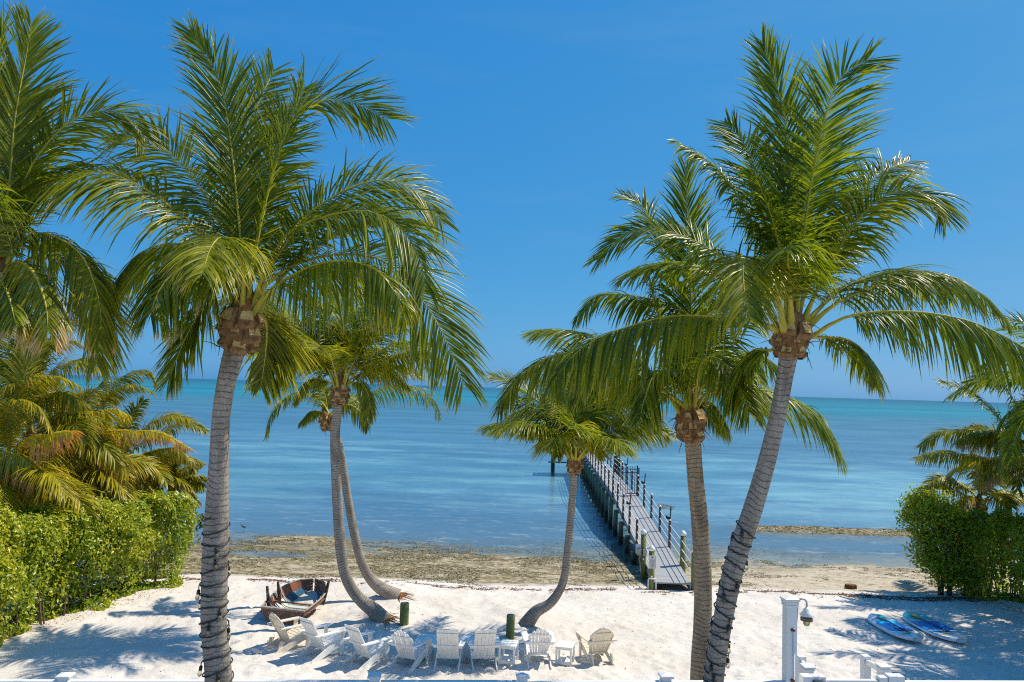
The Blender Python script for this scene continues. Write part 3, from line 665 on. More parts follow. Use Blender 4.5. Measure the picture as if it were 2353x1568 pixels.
# --- palm just behind the fence, right
d3 = 10.3
pth3 = down(tp([(1607, 1568), (1614, 1440), (1615, 1330), (1608, 1200), (1598, 1100), (1592, 1015)], d3), 0.0)
palm('coconut_palm', 'straight palm without lights, rough ringed trunk close beside the lit leaning palm', pth3, wr([42, 42, 42, 41, 39, 36, 38], d3), P(1588, 1010, d3), [
    ([(1585, 880), (1588, 720), (1580, 560), (1576, 385)], .3, dict(UP, lmax=.7, amul=.65)),
    ([(1585, 880), (1560, 740), (1530, 600), (1480, 480), (1430, 450)], .4, dict(droop=.5, lmax=.6)),
    ([(1582, 890), (1590, 790), (1562, 712), (1512, 692), (1437, 678), (1377, 680), (1325, 728)], .2, dict(HANG, droop=1.3, lmax=.6)),
    ([(1570, 930), (1500, 885), (1420, 838), (1340, 812), (1270, 818), (1195, 864), (1145, 938)], -.3, dict(HANG, droop=1.5, lmax=.68, nl=80, yellow=.12)),
    ([(1565, 935), (1499, 893), (1428, 862), (1360, 870), (1310, 920)], .5, dict(HANG, droop=1.4, lmax=.6)),
    ([(1598, 900), (1612, 830), (1650, 825), (1690, 870), (1722, 950)], -1.3, dict(droop=1.2, twist=.3, lmax=.75)),
    ([(1610, 915), (1680, 900), (1745, 896), (1800, 909), (1870, 948), (1906, 994), (1936, 1055)], .2, dict(HANG, droop=1.0, lmax=.68)),
    ([(1575, 925), (1545, 860), (1505, 860), (1480, 920), (1472, 960)], -.9, dict(HANG, lmax=.62)),
    ([(1584, 900), (1584, 820), (1610, 740), (1650, 690)], -.6, dict(droop=.7, lmax=.6, rw=.045)),
    ([(1600, 900), (1640, 780), (1690, 690), (1760, 640)], .6, dict(droop=.7, lmax=.65)),
    ([(1605, 905), (1660, 840), (1730, 810), (1800, 850)], .8, dict(HANG, lmax=.6)),
    ([(1600, 925), (1640, 930), (1670, 980)], .5, dict(HANG, lmax=.5)),
    ([(1580, 900), (1540, 800), (1510, 720), (1490, 640)], -.3, dict(droop=.9, lmax=.6)),
], [(10, 60, 2.6, 70, {}), (-30, 50, 2.6, 90, {}), (40, 40, 2.4, 90, {}), (-90, 60, 2.4, 70, {})], seed=14, depth=d3, bossr=.20, bossh=.40, tmat='trunk_rough', rows_per_m=45)

# --- the pair of curved palms by the boat
def onsand(x, y):
    g = G(x, y, 0.0); z = gz1(g[0], g[1]); g = G(x, y, z); g[2] = gz1(g[0], g[1]) - .05; return g
g4 = onsand(880, 1418); d4 = float((g4 - CAM) @ _F)
pth4 = [g4] + tp([(858, 1402), (826, 1376), (800, 1338), (787, 1290), (778, 1200), (772, 1080), (770, 1000), (777, 930)], d4)
palm('coconut_palm', 'curved palm behind the chairs, front one of the leaning pair beside the old boat', pth4, wr([42, 33, 27, 26, 25, 24, 23, 22, 22], d4), P(779, 925, d4), [
    ([(771, 876), (751, 835), (713, 796), (670, 784), (641, 801), (630, 832)], -.9, dict(HANG, droop=1.2, lmax=.72, yellow=.25)),
    ([(792, 871), (799, 835), (819, 799), (838, 755), (872, 730)], -.8, dict(droop=.8, lmax=.75, rw=.045)),
    ([(802, 878), (826, 849), (852, 835), (912, 815), (960, 806), (1000, 822), (1025, 860)], -.3, dict(HANG, droop=1.3, lmax=.75)),
    ([(790, 870), (800, 800), (830, 730), (880, 690)], .3, dict(droop=.6, lmax=.7)),
    ([(780, 870), (770, 790), (740, 720), (690, 680)], .3, dict(droop=.7, lmax=.7)),
    ([(785, 870), (790, 770), (780, 690), (770, 640)], .2, dict(UP)),
    ([(775, 875), (730, 820), (690, 800), (650, 840)], .8, dict(HANG, lmax=.6)),
    ([(795, 880), (850, 850), (900, 850), (940, 890)], .9, dict(HANG, lmax=.6)),
    ([(800, 885), (830, 880), (850, 920), (845, 960)], -.6, dict(HANG, lmax=.6)),
    ([(768, 885), (730, 870), (700, 880), (680, 920)], .3, dict(HANG, lmax=.6)),
    ([(785, 870), (820, 780), (880, 740), (950, 740)], .6, dict(MID)),
    ([(780, 870), (720, 770), (660, 740), (620, 760)], .7, dict(MID)),
], [(20, 62, 2.2, 70, {}), (-50, 58, 2.2, 80, {}), (80, 50, 2.2, 80, {}), (190, 66, 2.4, 90, {}), (230, 70, 2.8, 70, {}), (130, 70, 2.8, 70, {}), (-90, 72, 3.0, 60, {}), (60, 76, 3.2, 55, {}), (-20, 80, 3.2, 40, {}), (90, 62, 3.0, 80, {}), (-60, 60, 3.0, 80, {})], seed=15, depth=d4, bossr=.25, bossh=.5, lmax=.95, nl=60, width=.045, rows_per_m=30, yellow=.22)
g5 = onsand(912, 1366); d5 = float((g5 - CAM) @ _F)
pth5 = [g5] + tp([(885, 1358), (855, 1335), (832, 1295), (815, 1230), (800, 1150), (788, 1070), (775, 1010), (760, 975)], d5)
palm('coconut_palm', 'smaller curved palm, rear one of the leaning pair beside the old boat', pth5, wr([42, 30, 24, 21, 20, 19, 18, 17, 19], d5), P(755, 985, d5), [
    ([(754, 948), (737, 921), (708, 904), (684, 900), (648, 921), (624, 955), (612, 1003)], -.2, dict(HANG, droop=1.2, lmax=.55)),
    ([(775, 945), (816, 921), (864, 897), (912, 885), (960, 892), (992, 921), (1008, 952)], .2, dict(HANG, droop=1.2, lmax=.75)),
    ([(752, 940), (745, 900), (730, 870)], .3, dict(MID, lmax=.5)),
    ([(765, 945), (800, 930), (830, 950), (845, 985)], -.5, dict(HANG, lmax=.55)),
    ([(745, 950), (715, 945), (690, 970)], .5, dict(HANG, lmax=.5)),
], [(30, 55, 1.8, 80, {}), (-20, 60, 1.8, 70, {})], seed=16, depth=d5, bossr=.21, bossh=.42, lmax=.6, nl=46, width=.045, rows_per_m=30, yellow=.10, rows=3)
g6 = onsand(1208, 1424); d6 = float((g6 - CAM) @ _F)
pth6 = [g6] + tp([(1232, 1406), (1262, 1388), (1284, 1360), (1297, 1325), (1306, 1250), (1313, 1170), (1319, 1090)], d6)
palm('coconut_palm', 'small single palm with a bent foot, standing in front of the dock', pth6, wr([36, 27, 22, 20, 19, 18, 17, 18], d6), P(1320, 1085, d6), [
    ([(1321, 1030), (1321, 991), (1337, 975), (1360, 1002), (1388, 1048)], -1.0, dict(droop=.9, lmax=.6, twist=.3, yellow=.35)),
    ([(1335, 1023), (1364, 973), (1400, 945), (1442, 927), (1485, 936), (1514, 973), (1530, 1010)], -.2, dict(droop=.8, lmax=.75)),
    ([(1307, 995), (1264, 959), (1221, 932), (1178, 915), (1150, 938)], .2, dict(droop=1.0, lmax=.68, yellow=.2)),
    ([(1310, 1016), (1264, 987), (1229, 977), (1198, 992)], -.4, dict(HANG, lmax=.6)),
    ([(1320, 1010), (1328, 940), (1345, 870)], .3, dict(UP)),
    ([(1318, 1010), (1300, 940), (1270, 880)], .3, dict(MID)),
    ([(1325, 1010), (1370, 930), (1420, 890), (1460, 890)], .6, dict(MID)),
    ([(1312, 1030), (1295, 1000), (1285, 1010), (1280, 1050)], -.8, dict(HANG, lmax=.5)),
    ([(1330, 1030), (1370, 1000), (1410, 1000), (1440, 1030)], -.5, dict(HANG, lmax=.6)),
    ([(1310, 1020), (1260, 1000), (1235, 1020)], .6, dict(HANG, lmax=.55)),
], [(10, 66, 2.7, 70, {}), (-60, 60, 2.8, 80, {}), (60, 60, 2.8, 80, {}), (180, 66, 2.4, 90, {}), (-110, 60, 2.7, 90, {}), (110, 60, 2.7, 90, {}), (-30, 75, 3.2, 50, {}), (40, 78, 3.2, 50, {}), (80, 72, 3.2, 60, {}), (-80, 72, 3.2, 60, {}), (-10, 84, 3.4, 30, {}), (-80, 48, 2.7, 70, {}), (85, 48, 2.7, 70, {}), (150, 50, 2.2, 80, {}), (-150, 50, 2.2, 80, {})], seed=17, depth=d6, bossr=.21, bossh=.42, lmax=.95, nl=60, width=.045, rows_per_m=30, yellow=.14, tmat='trunk')

# --- yellowing palms behind the left hedge
def short_palm(label, cx, cy, d, base_z, specs, fill, seed, lean=0.0, tw=34, **kw):
    top = P(cx, cy, d); bot = np.array([top[0] + lean, top[1], base_z])
    path = [bot, bot * .6 + top * .4 + np.array([lean * .1, 0, 0]), top]; r = tw * .5 * d / FPX
    o = dict(mat='palm_yellow', yellow=.46, dry=.07, nl=60, width=.06, lmax=.98, bossr=.24, bossh=.40, rows=2, rows_per_m=24); o.update(kw)
    return palm('coconut_palm', label, path, [r * 1.25, r, r], top - np.array([0, 0, .1]), specs, fill, seed=seed, depth=d, tmat='trunk', **o)
short_palm('yellow green palm behind the left hedge, nearest the left edge of the photo', 20, 1130, 22.5, 0, [
    ([(15, 1050), (20, 960), (0, 904), (43, 878), (92, 864), (139, 866), (178, 884)], .3, dict(droop=.7, lmax=.8)),
    ([(20, 1060), (0, 967), (43, 921), (89, 934), (116, 985)], -.6, dict(HANG, droop=1.0, lmax=.7)),
    ([(10, 1070), (50, 1012), (109, 998), (165, 992)], -.8, dict(HANG, droop=1.6, dry=.5, yellow=.8)),
    ([(30, 1090), (70, 1060), (120, 1070), (160, 1120)], -.5, dict(HANG, yellow=.6)),
    ([(0, 1100), (-20, 1050), (20, 1040), (60, 1060), (80, 1110)], -1.2, dict(HANG, dry=.4, yellow=.6)),
    ([(20, 1050), (40, 930), (60, 850), (90, 790)], .5, dict(UP, yellow=.35)),
    ([(25, 1080), (70, 1080), (100, 1130), (110, 1180)], -.9, dict(HANG, yellow=.5)),
    ([(10, 1090), (0, 1080), (10, 1130), (20, 1180)], -1.0, dict(HANG, yellow=.5)),
], [(-80, 45, 2.8, 90, {}), (0, 55, 2.8, 80, {}), (180, 40, 2.2, 110, {}), (50, 55, 2.8, 80, {}), (230, 55, 2.4, 80, {}), (-40, 35, 3.0, 90, {}), (40, 30, 3.0, 90, {}), (100, 20, 3.0, 70, {}), (120, 40, 3.0, 90, {}), (70, 5, 3.0, 60, {}), (150, 15, 2.8, 80, {}), (200, 20, 2.6, 80, {})], 21, tw=40)
short_palm('tall green palm behind the hedge, left, its fronds above the yellow ones', 70, 1020, 24.0, 0, [
    ([(60, 930), (36, 850), (76, 802), (125, 782), (178, 784)], -.6, dict(droop=.6, lmax=.85, yellow=.3)),
    ([(60, 900), (20, 820), (-10, 770)], 0, dict(MID, yellow=.25)),
    ([(75, 900), (110, 800), (150, 750), (200, 740)], .4, dict(MID, yellow=.25)),
    ([(80, 910), (130, 850), (190, 830), (235, 850)], -.2, dict(MID, yellow=.35)),
    ([(60, 900), (50, 800), (30, 740)], .2, dict(UP, yellow=.2)),
    ([(70, 900), (90, 800), (95, 730)], .1, dict(UP, yellow=.2)),
    ([(80, 930), (140, 900), (190, 930)], -.6, dict(HANG)),
], [(-90, 50, 2.6, 80, {}), (90, 50, 2.6, 80, {}), (20, 62, 2.6, 60, {}), (200, 50, 2.2, 90, {}), (-40, 35, 3.0, 90, {}), (40, 30, 3.0, 90, {}), (100, 20, 3.0, 70, {}), (120, 40, 3.0, 90, {}), (70, 5, 3.0, 60, {}), (150, 15, 2.8, 80, {}), (200, 20, 2.6, 80, {})], 22, yellow=.3, dry=.08)
short_palm('yellow palm with long browning fronds, behind the middle of the left hedge', 150, 1130, 24.5, 0, [
    ([(160, 1050), (159, 983), (205, 954), (258, 939), (295, 952)], -.5, dict(droop=.9, yellow=.65)),
    ([(165, 1060), (185, 1010), (230, 994), (300, 990), (370, 996), (439, 1034)], -.6, dict(HANG, droop=1.5, dry=.5, yellow=.9, lmax=.62)),
    ([(160, 1085), (178, 1065), (215, 1049), (258, 1048), (295, 1090)], -1.0, dict(HANG, droop=1.3, yellow=.7, dry=.3)),
    ([(140, 1070), (110, 1030), (70, 1040), (40, 1080)], -.8, dict(HANG, yellow=.6, dry=.35)),
    ([(150, 1050), (140, 950), (120, 880)], .3, dict(MID, yellow=.4)),
    ([(155, 1050), (190, 930), (240, 880)], .4, dict(MID, yellow=.4)),
    ([(160, 1080), (200, 1090), (230, 1150)], -.9, dict(HANG, yellow=.55)),
    ([(145, 1085), (110, 1085), (90, 1140), (85, 1190)], -.9, dict(HANG, yellow=.55)),
], [(10, 55, 2.6, 80, {}), (60, 50, 2.6, 80, {}), (-60, 50, 2.6, 80, {}), (180, 45, 2.0, 110, {}), (150, 50, 2.2, 100, {}), (215, 50, 2.2, 100, {}), (-40, 35, 3.0, 90, {}), (40, 30, 3.0, 90, {}), (100, 20, 3.0, 70, {}), (120, 40, 3.0, 90, {}), (70, 5, 3.0, 60, {}), (150, 15, 2.8, 80, {}), (200, 20, 2.6, 80, {})], 23, tw=32)
short_palm('green and yellow palm at the seaward end of the left hedge', 285, 1110, 27.0, -.2, [
    ([(270, 1030), (215, 932), (248, 891), (297, 858), (340, 852), (364, 886)], .2, dict(droop=.7, yellow=.15, lmax=.75)),
    ([(275, 1030), (230, 930), (268, 894), (310, 884), (350, 900)], -.3, dict(droop=.8, yellow=.45)),
    ([(290, 1040), (330, 987), (383, 957), (438, 962)], -.3, dict(droop=.9, yellow=.6)),
    ([(295, 1050), (340, 1010), (383, 990), (429, 970), (474, 990)], .2, dict(droop=.8, yellow=.3)),
    ([(295, 1060), (340, 1040), (400, 1030), (440, 1060)], -.4, dict(HANG, yellow=.5)),
    ([(285, 1040), (300, 960), (330, 920)], .5, dict(MID, yellow=.25)),
    ([(290, 1080), (330, 1070), (360, 1110)], -.6, dict(HANG, yellow=.4)),
    ([(275, 1080), (240, 1070), (220, 1120)], -.6, dict(HANG, yellow=.4)),
], [(20, 55, 2.4, 80, {}), (80, 50, 2.6, 80, {}), (-60, 50, 2.4, 80, {}), (190, 45, 2.0, 100, {}), (140, 50, 2.2, 100, {}), (-40, 35, 2.6, 90, {}), (40, 30, 2.6, 90, {}), (100, 20, 2.6, 70, {}), (120, 40, 2.6, 90, {}), (70, 5, 2.6, 60, {}), (150, 15, 2.8, 80, {}), (200, 20, 2.6, 80, {})], 24, yellow=.35, dry=.12, lmax=.65)
short_palm('low young palm beside the seaward end of the left hedge', 395, 1125, 28.0, -.25, [
    ([(400, 1105), (419, 1082), (462, 1068)], -.2, dict(MID, yellow=.3)), ([(400, 1110), (430, 1105), (468, 1120)], -.2, dict(MID, yellow=.3)),
    ([(395, 1090), (400, 1050), (420, 1030)], .2, dict(MID, yellow=.2)), ([(390, 1095), (360, 1060), (340, 1060)], .2, dict(MID, yellow=.2)),
], [(0, 50, 1.6, 80, {}), (90, 45, 1.6, 80, {}), (200, 50, 1.4, 80, {}), (150, 50, 1.4, 80, {})], 25, yellow=.3, dry=.08, lmax=.5, bossr=.14, bossh=.2, tw=16)
# --- palms at the right edge
short_palm('palm with drooping tan fronds above the right hedge', 2390, 1085, 26.5, 0, [
    ([(2370, 1040), (2351, 1017), (2313, 983), (2262, 928), (2211, 894), (2160, 878)], -.3, dict(droop=.5, lmax=.75, yellow=.15)),
    ([(2375, 1050), (2353, 1034), (2300, 1008), (2236, 1000), (2200, 1016)], -.6, dict(HANG, dry=.35, yellow=.35)),
    ([(2370, 1050), (2300, 1000), (2228, 990), (2172, 992), (2143, 1004), (2113, 1028)], .3, dict(HANG, droop=1.0, dry=.25, yellow=.3)),
    ([(2370, 1060), (2300, 1060), (2236, 1050), (2172, 1038), (2109, 1053)], -.4, dict(HANG, droop=1.0, yellow=.4, dry=.2)),
    ([(2375, 1070), (2330, 1060), (2280, 1070), (2250, 1110)], -.8, dict(HANG, dry=.5, yellow=.5)),
    ([(2370, 1020), (2340, 940), (2300, 880), (2250, 850)], .4, dict(MID, yellow=.15)),
    ([(2380, 1020), (2370, 920), (2340, 860)], .2, dict(UP, yellow=.1)),
], [(-90, 55, 3.0, 80, {}), (-30, 55, 3.0, 70, {}), (180, 40, 2.6, 100, {}), (-130, 45, 2.8, 90, {}), (-60, 20, 2.8, 70, {}), (90, 45, 2.8, 80, {}), (230, 20, 2.6, 80, {})], 26, mat='palm', yellow=.3, dry=.15, nl=56, lmax=.9)
short_palm('low palm poking through the top of the right hedge', 2250, 1170, 28, -.2, [
    ([(2240, 1140), (2215, 1120), (2172, 1098), (2134, 1108)], -.2, dict(MID, yellow=.3)),
    ([(2240, 1150), (2210, 1135), (2151, 1117), (2098, 1148)], -.4, dict(MID, yellow=.2)),
    ([(2245, 1150), (2225, 1140), (2200, 1160), (2170, 1200)], -.7, dict(HANG, dry=.7, yellow=.7)),
    ([(2255, 1140), (2280, 1100), (2310, 1090)], .1, dict(MID)), ([(2250, 1140), (2245, 1080), (2230, 1050)], .2, dict(MID)),
], [(0, 50, 2.0, 80, {}), (90, 40, 2.0, 90, {}), (180, 45, 1.8, 90, {})], 27, mat='palm', yellow=.35, dry=.12, lmax=.7, nl=48)
for k, (x, y, h, sd_, lab) in enumerate(((16.6, 22.4, 6.4, 31, 'palm outside the right edge whose shadow falls on the paddleboards'), (15.6, 18.6, 5.8, 32, 'palm outside the right edge shading the sand by the stair rail'), (18.6, 25.4, 6.6, 33, 'palm outside the right edge shading the foot of the right hedge'), (18.4, 20.6, 7.2, 34, 'tallest palm outside the right edge, standing farthest back'))):
    rg = np.random.default_rng(sd_); fl = []
    for j in range(22):
        e = 78 - j * 4.6; fl.append((j * 137.5, e, 3.2 + .6 * rg.random(), 60 + 30 * rg.random() + (20 if e < 30 else 0), {}))
    palm('coconut_palm', lab, [np.array([x, y, -.1]), np.array([x + .1, y + .1, h * .5]), np.array([x, y, h])], [.2, .16, .15], np.array([x, y, h - .1]), (), fl, seed=sd_, depth=20, nl=36, width=.075, rows_per_m=12, rows=2, lmax=.8)

# ------------------------------------------------------------------ hedges and shrubs
def leaf_cloud(name, parent, origin, pts, nrm, size, rng, mat, yellow=.2, dryp=.02):
    """one small folded leaf at every point"""
    n = len(pts); nrm = unit(nrm + rng.normal(0, .55, (n, 3)))
    a = unit(np.cross(nrm, rng.normal(0, 1, (n, 3)))); b = np.cross(nrm, a)
    s = size * rng.uniform(.65, 1.3, n)[:, None]
    V = np.stack([pts - a * s, pts + b * s * .48 + nrm * s * .18, pts + a * s * 1.05, pts - b * s * .48 + nrm * s * .18], 1).reshape(-1, 3) - origin
    i = np.arange(n)[:, None] * 4
    F = np.concatenate([i + np.array([[0, 1, 2]]), i + np.array([[0, 2, 3]])], 1).reshape(-1, 3)
    cl = np.clip(yellow + .5 * yellow * vnoise(pts[:, 0] * 1.1 + pts[:, 1] * .9, pts[:, 2] * 1.3, 5) + rng.normal(0, .10, n), 0, 1)
    dr = np.where(rng.random(n) < dryp, 1.1, 0.0)
    C = np.stack([rng.random(n), np.full(n, .5), cl, dr], -1).repeat(4, 0)
    return link(bpy.data.objects.new(name, fastmesh(name, V, F, [M[mat]], C)), parent)
def hedge_points(path, h, half, n, rng, under=.12, lump=.22, ztop=.16):
    """points on and just under the skin of a clipped hedge that follows path (list of xy)"""
    path = np.asarray(path, float); seg = np.diff(path, axis=0); sl = np.linalg.norm(seg, axis=1); cum = np.concatenate([[0], np.cumsum(sl)])
    t = rng.random(n) * cum[-1]; k = np.clip(np.searchsorted(cum, t) - 1, 0, len(seg) - 1); w = ((t - cum[k]) / sl[k])[:, None]
    c = path[k] * (1 - w) + path[k + 1] * w; d = seg[k] / sl[k][:, None]; side = np.stack([d[:, 1], -d[:, 0]], 1)
    ang = rng.uniform(-.06, 1.06, n)                                   # 0 foot of right face .. .5 top .. 1 foot of left face
    prof = np.clip(ang, 0, 1)
    ph_ = prof * math.pi; sx = np.sign(np.cos(ph_)) * np.abs(np.cos(ph_)) ** .45; zz = np.abs(np.sin(ph_)) ** .62; sh_ = zz > .93
    hh = h + ztop * vnoise(t * .9, t * 0, 3) + .6 * ztop * vnoise(t * 2.6, t * 0, 4)
    z = under + zz * (hh - under) + rng.normal(0, .05, n) * (zz > .9)
    bul = half * (.72 + .36 * np.sin(np.clip(z / h, 0, 1) * 2.3)) + lump * vnoise(t * 1.5 + 3, z * 1.4, 7) + .5 * lump * vnoise(t * 4 + 3, z * 3.6, 8) + 0.8 * lump * vnoise(t * 1.15, z * .25, 17)
    dep = rng.exponential(.09, n)
    r = sx * np.maximum(bul - dep, .02)
    z = z - np.where(sh_, rng.exponential(.08, n), 0)
    pts = np.stack([c[:, 0] + side[:, 0] * r, c[:, 1] + side[:, 1] * r, z], 1)
    nr = np.stack([side[:, 0] * sx, side[:, 1] * sx, np.where(sh_, 1.2, .25)], 1)
    pts[:, 2] += gz(pts[:, 0], pts[:, 1])
    return pts, nr
def stems(parent, origin, spots, rng, mat, h=1.3, spread=.35, r=.022):
    for (x, y) in spots:
        b = MB(); z = gz1(x, y) - .05
        for q in range(3):
            a = rng.uniform(0, 6.28); p0 = np.array([x + rng.normal(0, .05), y + rng.normal(0, .05), z]); p1 = p0 + np.array([math.cos(a) * spread * .4, math.sin(a) * spread * .4, h * .5]); p2 = p0 + np.array([math.cos(a) * spread, math.sin(a) * spread, h])
            b.tube(np.array([p0, p1, p2]) - origin, [r, r * .8, r * .4], 6)
        b.build('stem', mat, parent)
M['stem'] = simple('shrub_stem', (.22, .17, .12), (.13, .09, .06), 9, .9, .1)
rng = np.random.default_rng(41)
# left hedge, in full sun
ha, hb, hc = G(432, 1332), G(180, 1412), G(0, 1476)
lp = [(-10.95, 25.2), (-11.5, 23.2), (-12.45, 20.4), (-13.1, 17.5), (-13.6, 13.5), (-13.9, 10.0)]
lp = [(ha[0] - .55, ha[1] + .15), (hb[0] - 1.0, hb[1] + .25), (hc[0] - 1.0, hc[1] + .2), (hc[0] - 1.5, 14.5), (hc[0] - 1.8, 10.5)]
o0 = np.array([lp[1][0], lp[1][1], 0.0]); hroot = empty('hedge', o0); tag(hroot, 'tall clipped sunlit yellow green hedge along the left side of the sand', 'hedge')
pts, nr = hedge_points(lp, 3.0, .92, 66000, rng, under=.03, lump=.32, ztop=.36)
keep = np.ones(len(pts), bool)
leaf_cloud('foliage', hroot, o0, pts + rng.normal(0, .06, pts.shape) * (rng.random((len(pts), 1)) < .35), nr, .058, rng, 'hedge', .40, .006)
hr = np.linspace(0, 1, 9)
stems(hroot, o0, [(ha[0] - .85 - 2.4 * q * .55, ha[1] - .45 - 5.8 * q) for q in hr], rng, M['stem'], 1.2, .18)
# inner mass of the hedge: crossing twigs and leaves so that no light passes straight through
pi, ni = hedge_points(lp, 2.8, .62, 16000, rng); leaf_cloud('inner_foliage', hroot, o0, pi, ni, .10, rng, 'hedge', .15, .01)
# right side: a loose shrub, then the hedge
rs = G(2168, 1362); o1 = np.array([rs[0], rs[1], 0.0]); r1 = empty('shrub', o1); tag(r1, 'loose leafy shrub with bare stems at the seaward end of the right hedge', 'shrub')
def blob_points(c, rad, n, rng, lean=(0, 0)):
    v = unit(rng.normal(0, 1, (n, 3))); q = rng.random(n) ** .42
    q = q * (1 + .6 * vnoise(v[:, 0] * 2.6 + 5, v[:, 2] * 2.6 + v[:, 1], 6))
    p = v * np.asarray(rad)[None] * q[:, None] + np.asarray(c)[None]
    return p, v
bl = []
for (dx, dy, z, rx, rz_, n) in ((-.1, 0, 2.6, .75, .75, 3600), (-.75, .1, 2.9, .6, .55, 2600), (-.4, .1, 1.7, .7, .7, 3000), (.35, .1, 2.2, .6, .8, 2600), (-.1, 0, .85, .48, .5, 1300), (-1.0, .0, 2.4, .45, .5, 1300), (.45, .1, 1.1, .45, .6, 1500), (-.5, .1, 1.05, .4, .45, 1000), (.2, .1, .5, .5, .4, 1300), (.7, 0, .6, .4, .5, 1200), (.75, 0, 1.6, .5, .8, 2200)):
    bl.append(blob_points((rs[0] + dx, rs[1] + dy, z), (rx, .7, rz_), int(n * .62), rng))
leaf_cloud('foliage', r1, o1, np.vstack([b[0] for b in bl]) + rng.normal(0, .10, (sum(len(b[0]) for b in bl), 3)), np.vstack([b[1] for b in bl]), .062, rng, 'hedge2', .22, .03)
stems(r1, o1, [(rs[0] + q, rs[1] + .05 * k) for k, q in enumerate((-.1, .12, .3, .0))], rng, M['stem'], 2.4, .55, .03)
re_ = G(2353, 1396); rp = [(rs[0] + 1.0, rs[1] + .5), (rs[0] + 1.9, rs[1] - .4), (re_[0] + .9, re_[1] + .1), (re_[0] + 1.6, re_[1] - 3), (re_[0] + 1.8, re_[1] - 8), (re_[0] + 1.8, re_[1] - 13)]
o2 = np.array([rp[2][0], rp[2][1], 0.0]); r2 = empty('hedge', o2); tag(r2, 'dark green hedge along the right side, standing in shade', 'hedge')
pts, nr = hedge_points(rp, 3.1, .80, 60000, rng, under=.02, lump=.36, ztop=.36); leaf_cloud('foliage', r2, o2, pts, nr, .072, rng, 'hedge2', .22, .02)
pi, ni = hedge_points(rp, 2.7, .4, 5000, rng); leaf_cloud('inner_foliage', r2, o2, pi, ni, .11, rng, 'hedge2', .12, .02)
stems(r2, o2, [(rp[0][0] - .25 + .2 * k, rp[0][1] - .35 - .18 * k) for k in range(7)], rng, M['stem'], 1.3, .3)
# sea grapes in the gap between the palms and the hedge
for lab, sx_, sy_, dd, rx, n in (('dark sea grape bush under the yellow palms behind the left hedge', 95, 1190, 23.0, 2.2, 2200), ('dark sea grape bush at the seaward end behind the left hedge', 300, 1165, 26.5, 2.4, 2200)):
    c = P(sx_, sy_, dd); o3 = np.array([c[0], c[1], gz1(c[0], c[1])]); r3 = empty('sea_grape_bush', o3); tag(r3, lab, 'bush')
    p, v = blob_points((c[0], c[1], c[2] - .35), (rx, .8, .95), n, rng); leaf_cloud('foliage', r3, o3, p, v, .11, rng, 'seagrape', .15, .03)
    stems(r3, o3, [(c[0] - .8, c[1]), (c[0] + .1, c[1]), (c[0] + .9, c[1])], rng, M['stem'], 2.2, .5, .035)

# ------------------------------------------------------------------ dock
DA = G(1546, 1339, .16); DB = G(1375, 1064, 1.10)
ax = unit(np.array([DB[0] - DA[0], DB[1] - DA[1]])); DANG = math.atan2(-ax[0], ax[1])
o_d = np.array([DA[0], DA[1], 0.0]); dock = empty('dock', o_d, DANG); tag(dock, 'long narrow grey dock on piles with rope rails, running out over the shallows', 'dock')
HW = .60; BAY = 2.44; NB = 17
def deck_z(s): return .16 + (1.10 - .16) * min(1.0, max(0.0, s / 14.2))
def dl(x, s, z): return (x, s, z)
SEGS = [(-.05, 2.05)] + [(2.05 + BAY * k, 2.05 + BAY * (k + 1)) for k in range(NB)]
for a, b in SEGS:
    m = MB(); m.beam((0, a + .006, deck_z(a) - .02), (0, b - .006, deck_z(b) - .02), HW * 2, .045); m.build('deck_panel', M['deck'], dock)
    for sx_ in (-1, 1):
        MB().beam((sx_ * (HW - .03), a + .01, deck_z(a) - .145), (sx_ * (HW - .03), b - .01, deck_z(b) - .145), .05, .20).build('stringer', M['greybeam'], dock)
    MB().box((0, a + .14, deck_z(a) - .33), (HW * 2 + .34, .14, .17), bev=.01).build('cross_beam', M['beam'], dock)
postmesh = MB().box((0, 0, .44), (.085, .085, 1.12), bev=.006).mesh('rail_post', M['brownpost'])
capmesh = MB().lathe([(.062, 0), (.066, .012), (.05, .05), (.025, .075), (.004, .085)], n=12).mesh('cap', M['white'])
posts_s = [2.05 + BAY * k for k in range(1, NB)]
lg = {}
for s in posts_s:
    for sx_ in (-1, 1):
        o = link(bpy.data.objects.new('rail_post', postmesh), dock); o.location = (sx_ * (HW + .03), s, deck_z(s)); lg[(sx_, s)] = o
        c = link(bpy.data.objects.new('cap', capmesh), o); c.location = (0, 0, 1.0)
        MB().lathe([(.115, -1.6), (.11, deck_z(s) - .26)], (sx_ * (HW + .10), s + .14, 0), 12).build('pile', M['pilewet'], dock)
# big round piles with cone caps where the dock leaves the sand
for s, hgt in ((.02, 1.18), (2.05, 1.22)):
    for sx_ in (-1, 1):
        x = sx_ * (HW + .10); zt = deck_z(s) + hgt - .12
        p = MB().lathe([(.102, -.8), (.10, .2), (.096, zt)], (x, s, 0), 16).build('pile', M['pile'], dock)
        MB().lathe([(.110, zt - .05), (.112, zt + .02), (.104, zt + .035), (.06, zt + .09), (.010, zt + .13)], (x, s, 0), 16).build('cap', M['white'], p)
        for zz in (.30, .62):
            MB().lathe([(.035, -.01), (.03, .012), (.01, .022)], (0, 0, 0), 8).build('bolt_cover', M['white'], p).matrix_local = Matrix.Translation((x - .01, s - .100, deck_z(s) + zz - .12)) @ Matrix.Rotation(math.pi / 2, 4, 'X')
for sx_ in (-1, 1):
    knots = [.02] + [2.05] + posts_s
    for hh in (.24, .54, .84):
        pts_ = []
        for k, s in enumerate(knots):
            pts_.append((sx_ * (HW + .03), s, deck_z(s) + hh + (.05 if k < 2 else 0)))
        MB().tube(pts_, .016, 6).build('rope', M['cable'], dock)
